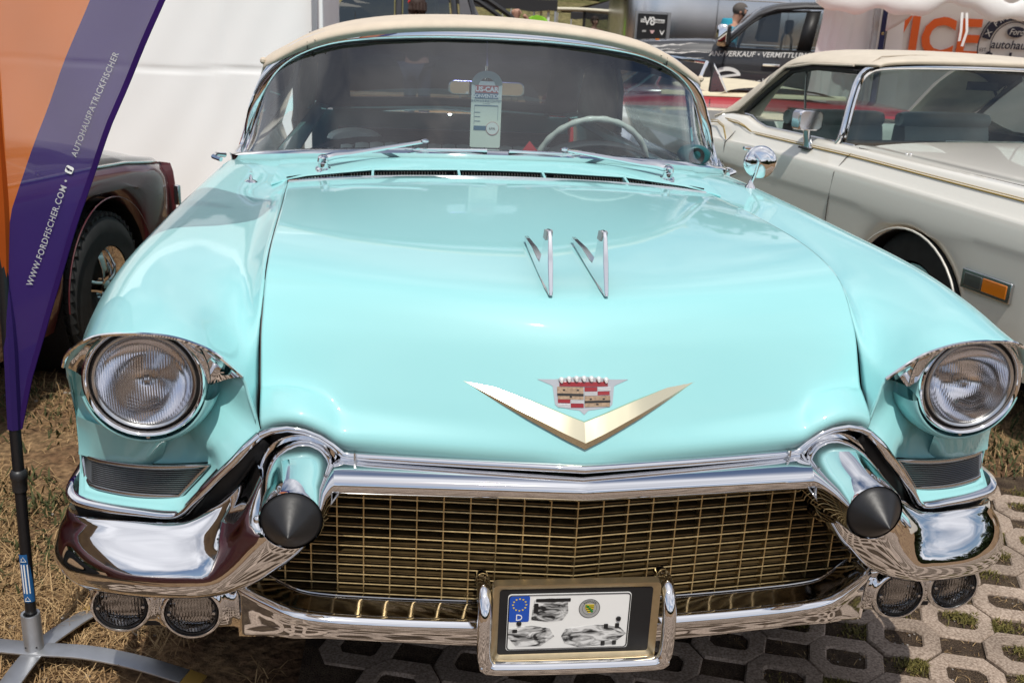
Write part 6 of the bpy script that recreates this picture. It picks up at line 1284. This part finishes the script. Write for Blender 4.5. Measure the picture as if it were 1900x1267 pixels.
# ================================================================== people
SKIN = mat('skin', (.42, .23, .16), .55); HAIRG = mat('grey_hair', (.10, .085, .075), .8, bump=(90, .5)); HAIRB = mat('brown_hair', (.035, .016, .010), .7, bump=(60, .6))
def skin_mesh(nm, pts, edges, rad, m, sub=2):
    me = bpy.data.meshes.new(nm); me.from_pydata([tuple(map(float, p)) for p in pts], edges, []); o = bpy.data.objects.new(nm, me); COL.objects.link(o)
    md = o.modifiers.new('skin', 'SKIN'); md.use_smooth_shade = True
    lay = me.skin_vertices[0].data if me.skin_vertices else None
    if lay is None:
        bpy.context.view_layer.objects.active = o; bpy.ops.mesh.customdata_skin_add(); lay = me.skin_vertices[0].data
    for i, r in enumerate(rad): lay[i].radius = r if isinstance(r, tuple) else (r, r)
    lay[0].use_root = True
    s = o.modifiers.new('sub', 'SUBSURF'); s.levels = sub; s.render_levels = sub
    dg = bpy.context.evaluated_depsgraph_get(); e = bpy.data.meshes.new_from_object(o.evaluated_get(dg)); VF = [tuple(v.co) for v in e.vertices], [tuple(p.vertices) for p in e.polygons]
    bpy.data.objects.remove(o); bpy.data.meshes.remove(me); bpy.data.meshes.remove(e); return VF
def person(label, loc, rot, top, legs, hair, H=1.75, bald=False, lean=.0, head=(0, 0), bend=.0, hood=None, arms='down', flower=False, long=False):
    """standing figure facing local -Y; one continuous body, clothing and hair as its children"""
    t = Thing('person', label, 'person', loc, rot, local=True); k = H / 1.75
    hx, hy = head
    P = {'pel': (0, 0, .95), 'bel': (0, -.005 - lean * .3, 1.10), 'che': (0, -lean * .7, 1.30), 'shc': (0, -lean, 1.44), 'nek': (hx * .2, -lean - .01 + hy * .2, 1.51), 'chin': (hx * .6, -lean - .015 + hy * .6, 1.585), 'head': (hx, -lean - .02 + hy, 1.655), 'crown': (hx, -lean - .01 + hy, 1.71)}
    for s, n in ((-1, 'l'), (1, 'r')):
        P['sh' + n] = (s * .185, -lean, 1.41)
        if arms == 'down': P['el' + n] = (s * .25, .02 - lean * .6, 1.13); P['wr' + n] = (s * .25, -.10 - lean, .90); P['ha' + n] = (s * .245, -.13 - lean, .81)
        elif arms == 'front': P['el' + n] = (s * .24, -.02 - lean, 1.14); P['wr' + n] = (s * .13, -.26 - lean, 1.12); P['ha' + n] = (s * .08, -.33 - lean, 1.14)
        else: P['el' + n] = (s * .26, -.10 - lean, 1.22) if s < 0 else (s * .33, -.12 - lean, 1.38); P['wr' + n] = (s * .18, -.28 - lean, 1.20) if s < 0 else (s * .20, -.10 - lean, 1.56); P['ha' + n] = (s * .12, -.33 - lean, 1.22) if s < 0 else (s * .13, -.08 - lean, 1.62)
        P['hp' + n] = (s * .095, 0, .90); P['kn' + n] = (s * .10, -.03, .50); P['an' + n] = (s * .105, .02, .09); P['to' + n] = (s * .12, -.12, .035)
    R = {'pel': (.155, .11), 'bel': (.14, .10), 'che': (.165, .115), 'shc': (.12, .09), 'nek': .055, 'chin': (.062, .075), 'head': (.078, .10), 'crown': (.06, .08), 'sh': .062, 'el': .043, 'wr': .030, 'ha': .038, 'hp': .092, 'kn': .060, 'an': .042, 'to': .038}
    E = [('pel', 'bel'), ('bel', 'che'), ('che', 'shc'), ('shc', 'nek'), ('nek', 'chin'), ('chin', 'head'), ('head', 'crown')]
    for n in 'lr': E += [('shc', 'sh' + n), ('sh' + n, 'el' + n), ('el' + n, 'wr' + n), ('wr' + n, 'ha' + n), ('pel', 'hp' + n), ('hp' + n, 'kn' + n), ('kn' + n, 'an' + n), ('an' + n, 'to' + n)]
    def build(nm, names, grow, m, sub=2):
        ns = [n for n in P if n in names]; ix = {n: i for i, n in enumerate(ns)}
        rad = []
        for n in ns:
            r = R.get(n, R.get(n[:-1])); r = r if isinstance(r, tuple) else (r, r); rad.append((r[0] * k + grow, r[1] * k + grow))
        VF = skin_mesh(nm, [np.array(P[n]) * k for n in ns], [(ix[a], ix[b]) for a, b in E if a in ix and b in ix], rad, m, sub); return t.p(nm, VF, m, ang=0)
    body = build('body', set(P), 0, SKIN)
    build('shirt', {'pel', 'bel', 'che', 'shc', 'shl', 'shr', 'ell', 'elr', 'wrl', 'wrr'}, .016, top); build('trousers', {'pel', 'hpl', 'hpr', 'knl', 'knr', 'anl', 'anr'}, .018, legs)
    for s, n in ((-1, 'l'), (1, 'r')): t.p('shoe', loft([[(s * .112 + .045 * kk * math.cos(a), y, .045 + .04 * kz * math.sin(a)) for a in np.linspace(0, 6.283, 11)[:-1]] for y, kk, kz in ((.07, .5, .6), (.05, .9, 1.1), (-.05, 1, .9), (-.14, .9, .6), (-.17, .4, .4))], 2, 2, closed=True, caps=True), BLACK)
    h = np.array(P['head']) * k
    # face: nose, brow, mouth, ears, eyes
    t.p('nose', loft([[(h[0] + x, h[1] - .098 - d, h[2] + z) for x in (-.012, 0, .012)] for z, d in ((.02, .0), (-.005, .012), (-.022, .018), (-.03, .002))], 2, 2), SKIN)
    for s in (-1, 1): t.p('ear', ball((h[0] + s * .083, h[1] + .01, h[2] - .005), .028, 10, (.35, .7, 1.1)), SKIN); t.p('eye', ball((h[0] + s * .032, h[1] - .088, h[2] + .018), .010, 8), BLACK)
    t.p('mouth', ball((h[0], h[1] - .092, h[2] - .055), .02, 8, (1.1, .4, .25)), mat('lip', (.28, .10, .09), .5))
    if not bald:
        hr = ball((h[0], h[1] + .018, h[2] + .030), .108, 20, (.90, 1.05, .92)); V = [(x + RNG.normal(0, .002), y, z - (.03 if (z < h[2] + .0 and y < h[1] - .03) else 0)) for x, y, z in hr[0]]
        F = [f for f in hr[1] if not all(V[i][1] < h[1] - .045 and V[i][2] < h[2] + .062 for i in f) and not all(V[i][2] < h[2] - (.055 if not long else .2) for i in f)]
        t.p('hair', (V, F), hair, ang=0)
    if long:
        for q in range(9):
            a = math.radians(-20 + 220 * q / 8); x0, y0 = h[0] + .085 * math.cos(a), h[1] + .02 + .085 * math.sin(a)
            t.p('hair_lock', tube([(x0, y0, h[2] + .05), (x0 * 1.06 - h[0] * .06, y0 + .012, h[2] - .04), (x0 + .008 * math.sin(q * 2), y0 + .02, h[2] - .13), (x0, y0 + .005, h[2] - .22)], .026, 6, scale=[1, 1.1, .95, .4]), hair)
    if flower:
        for q in range(5): a = 1.257 * q; t.p('petal', ball((h[0] + .085 + .018 * math.cos(a) * .6, h[1] + .06 + .01 * math.cos(a), h[2] + .05 + .022 * math.sin(a)), .020, 8, (.6, .8, 1)), mat('flower_red', (.65, .02, .02), .5))
    if hood: 
        t.p('hood', loft([[(r * math.cos(a) * 1.0, -lean + .045 + r * .85 * math.sin(a), z) for a in np.linspace(-.5, math.pi + .5, 13)] for z, r in ((1.42 * k, .15), (1.50 * k, .135), (1.56 * k, .115), (1.55 * k, .10), (1.49 * k, .10))], 2, 2), hood, ang=0)
    return t
CY = mat('hoodie_blue', (.02, .30, .42), .85, noise=(14, .1), bump=(30, .25)); JEAN = mat('dark_jeans', (.03, .035, .06), .85); SHB = mat('black_shirt', (.012, .012, .014), .85); SHR = mat('red_shirt', (.55, .03, .05), .8); SHG = mat('brown_shirt', (.09, .075, .06), .85); SHK = mat('khaki', (.2, .16, .1), .85)
person('man in a turquoise hooded sweatshirt with short grey hair, looking down behind the grey pickup', (4.62, 13.6, 0), 1.25, CY, JEAN, HAIRG, 1.89, lean=.05, head=(0, -.085), hood=CY, arms='front')
person('woman with brown curls and a red flower in her hair, before the black pickup', (-.02, 11.4, 0), 2.7, SHB, JEAN, HAIRB, 1.71, long=True, flower=True, arms='front')
person('bald man in black shirt with a hand at his ear, by the dark canopy', (1.72, 16.0, 0), .8, SHB, SHK, HAIRG, 1.74, bald=True, arms='ear')
person('man in a red shirt seen through the screen of the cream roofed cart', (4.45, 23.0, 0), .3, SHR, JEAN, HAIRB, 1.66, arms='front')
person('dark haired woman in a black sleeveless top walking beside the trailer', (4.42, 20.4, 0), -.2, SHB, JEAN, HAIRB, 1.60, long=True)
person('man in brown with cropped hair standing left of the trailer', (4.62, 20.6, 0), 1.3, SHG, SHK, HAIRG, 1.70)

# ================================================================== dark pickup, canopies and cart in the distance
BLP = mat('black_paint', (.016, .016, .019), .3, 0, 1.0)
bp2 = Thing('black_pickup', 'black double-cab pickup with a roll bar, beyond the cream roof', 'pickup', (0, 13.5, 0))
slab_body(bp2, [(-3.6, .7, .95, 1.05), (-3.0, .55, 1.02, 1.12), (-1.75, .5, 1.10, 1.20), (-1.4, .5, 1.22, 1.26), (.6, .5, 1.22, 1.26), (1.0, .5, 1.20, 1.28), (2.2, .55, 1.18, 1.27)], BLP, w=1.85, y0=12.6)
cab2 = [(-1.62, 1.24), (-1.2, 1.58), (-.95, 1.76), (-.6, 1.83), (.1, 1.85), (.7, 1.80), (.86, 1.27)]
bp2.p('roof', loft([[(x, 12.6 + yy, z + dz) for x, z in cab2[2:6]] for yy, dz in ((.12, -.04), (.3, .01), (.92, .03), (1.55, .01), (1.73, -.04))], 2, 3), BLP, ang=0)
DG2 = mat_glass('dark_pickup_glass', (.20, .24, .23), 1.3)
bp2.p('windshield', loft([[(-1.60, 12.72, 1.26), (-1.60, 14.3, 1.26)], [(-1.0, 12.80, 1.74), (-1.0, 14.2, 1.74)]], 1, 1), DG2)
for xa, xb, xc, xd in ((-1.35, -.92, -.30, -.30), (-.18, -.18, .42, .48)): bp2.p('window', prism([(xa, 12.63, 1.27), (xb, 12.71, 1.73), (xc, 12.71, 1.77), (xd, 12.63, 1.27)], (0, .006, 0)), DG2, smooth=False)
for a, b in (((-1.52, 12.62, 1.25), (-.98, 12.71, 1.77)), ((-.24, 12.62, 1.25), (-.24, 12.71, 1.80)), ((.55, 12.62, 1.25), (.48, 12.71, 1.80)), ((.84, 12.66, 1.27), (.70, 12.72, 1.79))): bp2.p('pillar', tube([a, b], .045, 8), BLP)
bp2.p('belt_line', box(-1.5, .84, 12.60, 12.625, 1.235, 1.262), BLACK)
bp2.p('roll_bar', tube([(.74, 12.75, 1.82), (.95, 12.74, 1.76), (1.25, 12.74, 1.58), (1.60, 12.74, 1.28)], .035, 8), BLACK); bp2.p('roll_bar', tube([(.74, 14.3, 1.82), (.95, 14.3, 1.76), (1.25, 14.3, 1.58), (1.60, 14.3, 1.28)], .035, 8), BLACK); bp2.p('bed_cover', box(.9, 2.2, 12.75, 14.3, 1.27, 1.30), BLACK)
bp2.p('rear_quarter', prism([(.60, 12.62, 1.26), (.56, 12.70, 1.80), (.72, 12.70, 1.78), (.98, 12.62, 1.28)], (0, .05, 0)), mat('grey_plastic', (.10, .10, .11), .6))
for x in (-2.75, 1.35): bp2.p('wheel', lathe([(.2, -.1), (.36, -.1), (.38, .06), (.36, .1), (.2, .1)], (x, 12.7, .38), (0, -1, 0), 24), TYRE)
bp2.p('park_sticker', box(-1.42, -1.38, 12.615, 12.62, 1.28, 1.31), WHITE)
CAN = mat('canopy_black', (.020, .020, .022), .85, bump=(4, .3))
def canopy(label, x0, x1, y0, y1, ze, zp, m=None, group=None):
    c = Thing('canopy', label, 'canopy', ((x0 + x1) / 2, (y0 + y1) / 2, 0), group=group); xm, ym = (x0 + x1) / 2, (y0 + y1) / 2
    c.p('roof', loft([[(x0, y0, ze), (xm, y0, ze + .02), (x1, y0, ze)], [(xm - .2, ym, zp), (xm, ym, zp + .02), (xm + .2, ym, zp)], [(x0, y1, ze), (xm, y1, ze + .02), (x1, y1, ze)]], 3, 3), m or CAN, ang=0)
    c.p('valance', loft([[(x, y0, ze - d * (.20 + .02 * math.sin(x * 9))) for x in np.linspace(x0, x1, 24)] for d in (0, 1)], 1, 1), m or CAN)
    for x, y in ((x0 + .03, y0 + .03), (x1 - .03, y0 + .03), (x0 + .03, y1 - .03), (x1 - .03, y1 - .03)): c.p('leg', box(x - .02, x + .02, y - .02, y + .02, 0, ze), MATS['alu_pole'])
    return c
canopy('dark folding canopy just above the black pickup bed', .95, 2.75, 18.0, 21.0, 1.90, 2.7)
canopy('dark pointed canopy beyond the cream roofed cart', 5.6, 9.4, 33.0, 36.0, 1.85, 2.35)
canopy('dark canopy at the forest edge, far left of the cart', 1.4, 4.2, 38.0, 41.0, 2.2, 2.75)
ct = Thing('golf_cart', 'small open cart with a flat cream roof and clear rain screen', 'cart', (3.6, 21.0, 0))
CRF = mat('cart_cream', (.62, .58, .45), .6); ct.p('roof', loft([[(x, y, 1.80 + .03 * math.sin(math.pi * (x - 2.75) / 1.85) - dz) for x in np.linspace(2.72, 4.62, 9)] for y, dz in ((20.3, .03), (20.35, 0), (21.6, 0), (21.65, .03))], 1, 2), CRF, solid=.05)
for x, y in ((2.95, 20.4), (3.72, 20.4), (4.5, 20.4), (2.95, 21.5), (4.5, 21.5)): ct.p('post', box(x - .025, x + .025, y, y + .05, .5, 1.80), BLACK if x != 2.95 else WHITE)
ct.p('rain_screen', loft([[(x, 20.42, z) for x in (3.72, 4.5)] for z in (.9, 1.78)], 1, 1), VINYLWIN); ct.p('body', box(2.8, 4.6, 20.4, 21.6, .3, .85), CRF, bev=.06); ct.p('seat', box(3.2, 3.7, 20.5, 21.5, .8, 1.15), BLACK, bev=.04)
for x in (3.1, 4.3): ct.p('wheel', lathe([(.1, -.08), (.22, -.08), (.23, .08), (.1, .08)], (x, 20.45, .23), (0, -1, 0), 20), TYRE)
gf = Thing('beach_flag', 'lime green round-topped flag left of the cart', 'flag', (2.55, 19.2, 0)); gf.p('sail', loft([[(2.55 + .24 * w * math.copysign(1, s) * (1 if s else 0), 19.2, z) for s in (-1, 0, 1)] for z, w in ((1.1, .75), (1.3, 1), (1.42, 1.0), (1.53, .88), (1.60, .55), (1.63, .1))], 3, 3), mat('lime_cloth', (.25, .60, .03), .7), solid=.01); gf.p('pole', box(2.54, 2.56, 19.21, 19.23, 0, 1.6), BLACK)

# ================================================================== grassy bank and forest edge all round
single('bank', flip(loft([[(x, 44 + .02 * abs(x), 0) for x in np.linspace(-90, 90, 13)], [(x, 50 + .02 * abs(x), 1.25) for x in np.linspace(-90, 90, 13)], [(x, 58, 2.6) for x in np.linspace(-90, 90, 13)], [(x, 75, 3.6) for x in np.linspace(-90, 90, 13)]], 3, 2)), MEADOW, kind='structure', ang=0)
FOL = mat_leaf('forest_leaf', (.010, .018, .006), (.050, .070, .020))
def foliage(n, pts, smin, smax):
    V, F = [], []
    for c in pts:
        for _ in range(n):
            s = RNG.uniform(smin, smax); a, b = RNG.normal(0, 1, 3), RNG.normal(0, 1, 3); a /= np.linalg.norm(a); b -= b.dot(a) * a; b /= np.linalg.norm(b)
            p = np.array(c[:3]) + RNG.normal(0, 1, 3) * c[3] * np.array((.5, .5, .62)); k = len(V); V += [tuple(p - a * s), tuple(p + b * s * .6), tuple(p + a * s), tuple(p - b * s * .6)]; F.append((k, k + 1, k + 2, k + 3))
    return V, F
pts = []
for i in range(330):
    a = 2 * math.pi * i / 330 + RNG.normal(0, .006); R = RNG.uniform(62, 74); h = RNG.uniform(6, 10.5) * (.75 if math.sin(a) < 0 else 1)
    for q in range(4): pts.append((R * math.cos(a) + RNG.normal(0, 1), R * math.sin(a) + RNG.normal(0, 1), (3.0 if math.sin(a) > .3 else .5) + h * (q + .5) / 4, 2.3 - .25 * q))
single('forest_edge', foliage(26, pts, .45, 1.25), FOL, kind='stuff', smooth=False)
single('forest_shade', loft([[(75 * math.cos(a), 75 * math.sin(a), z) for a in np.linspace(0, 2 * math.pi, 73)] for z in (-.1, 3, 6)], 1, 1), mat('forest_depth', (.012, .016, .008), .95), kind='stuff')
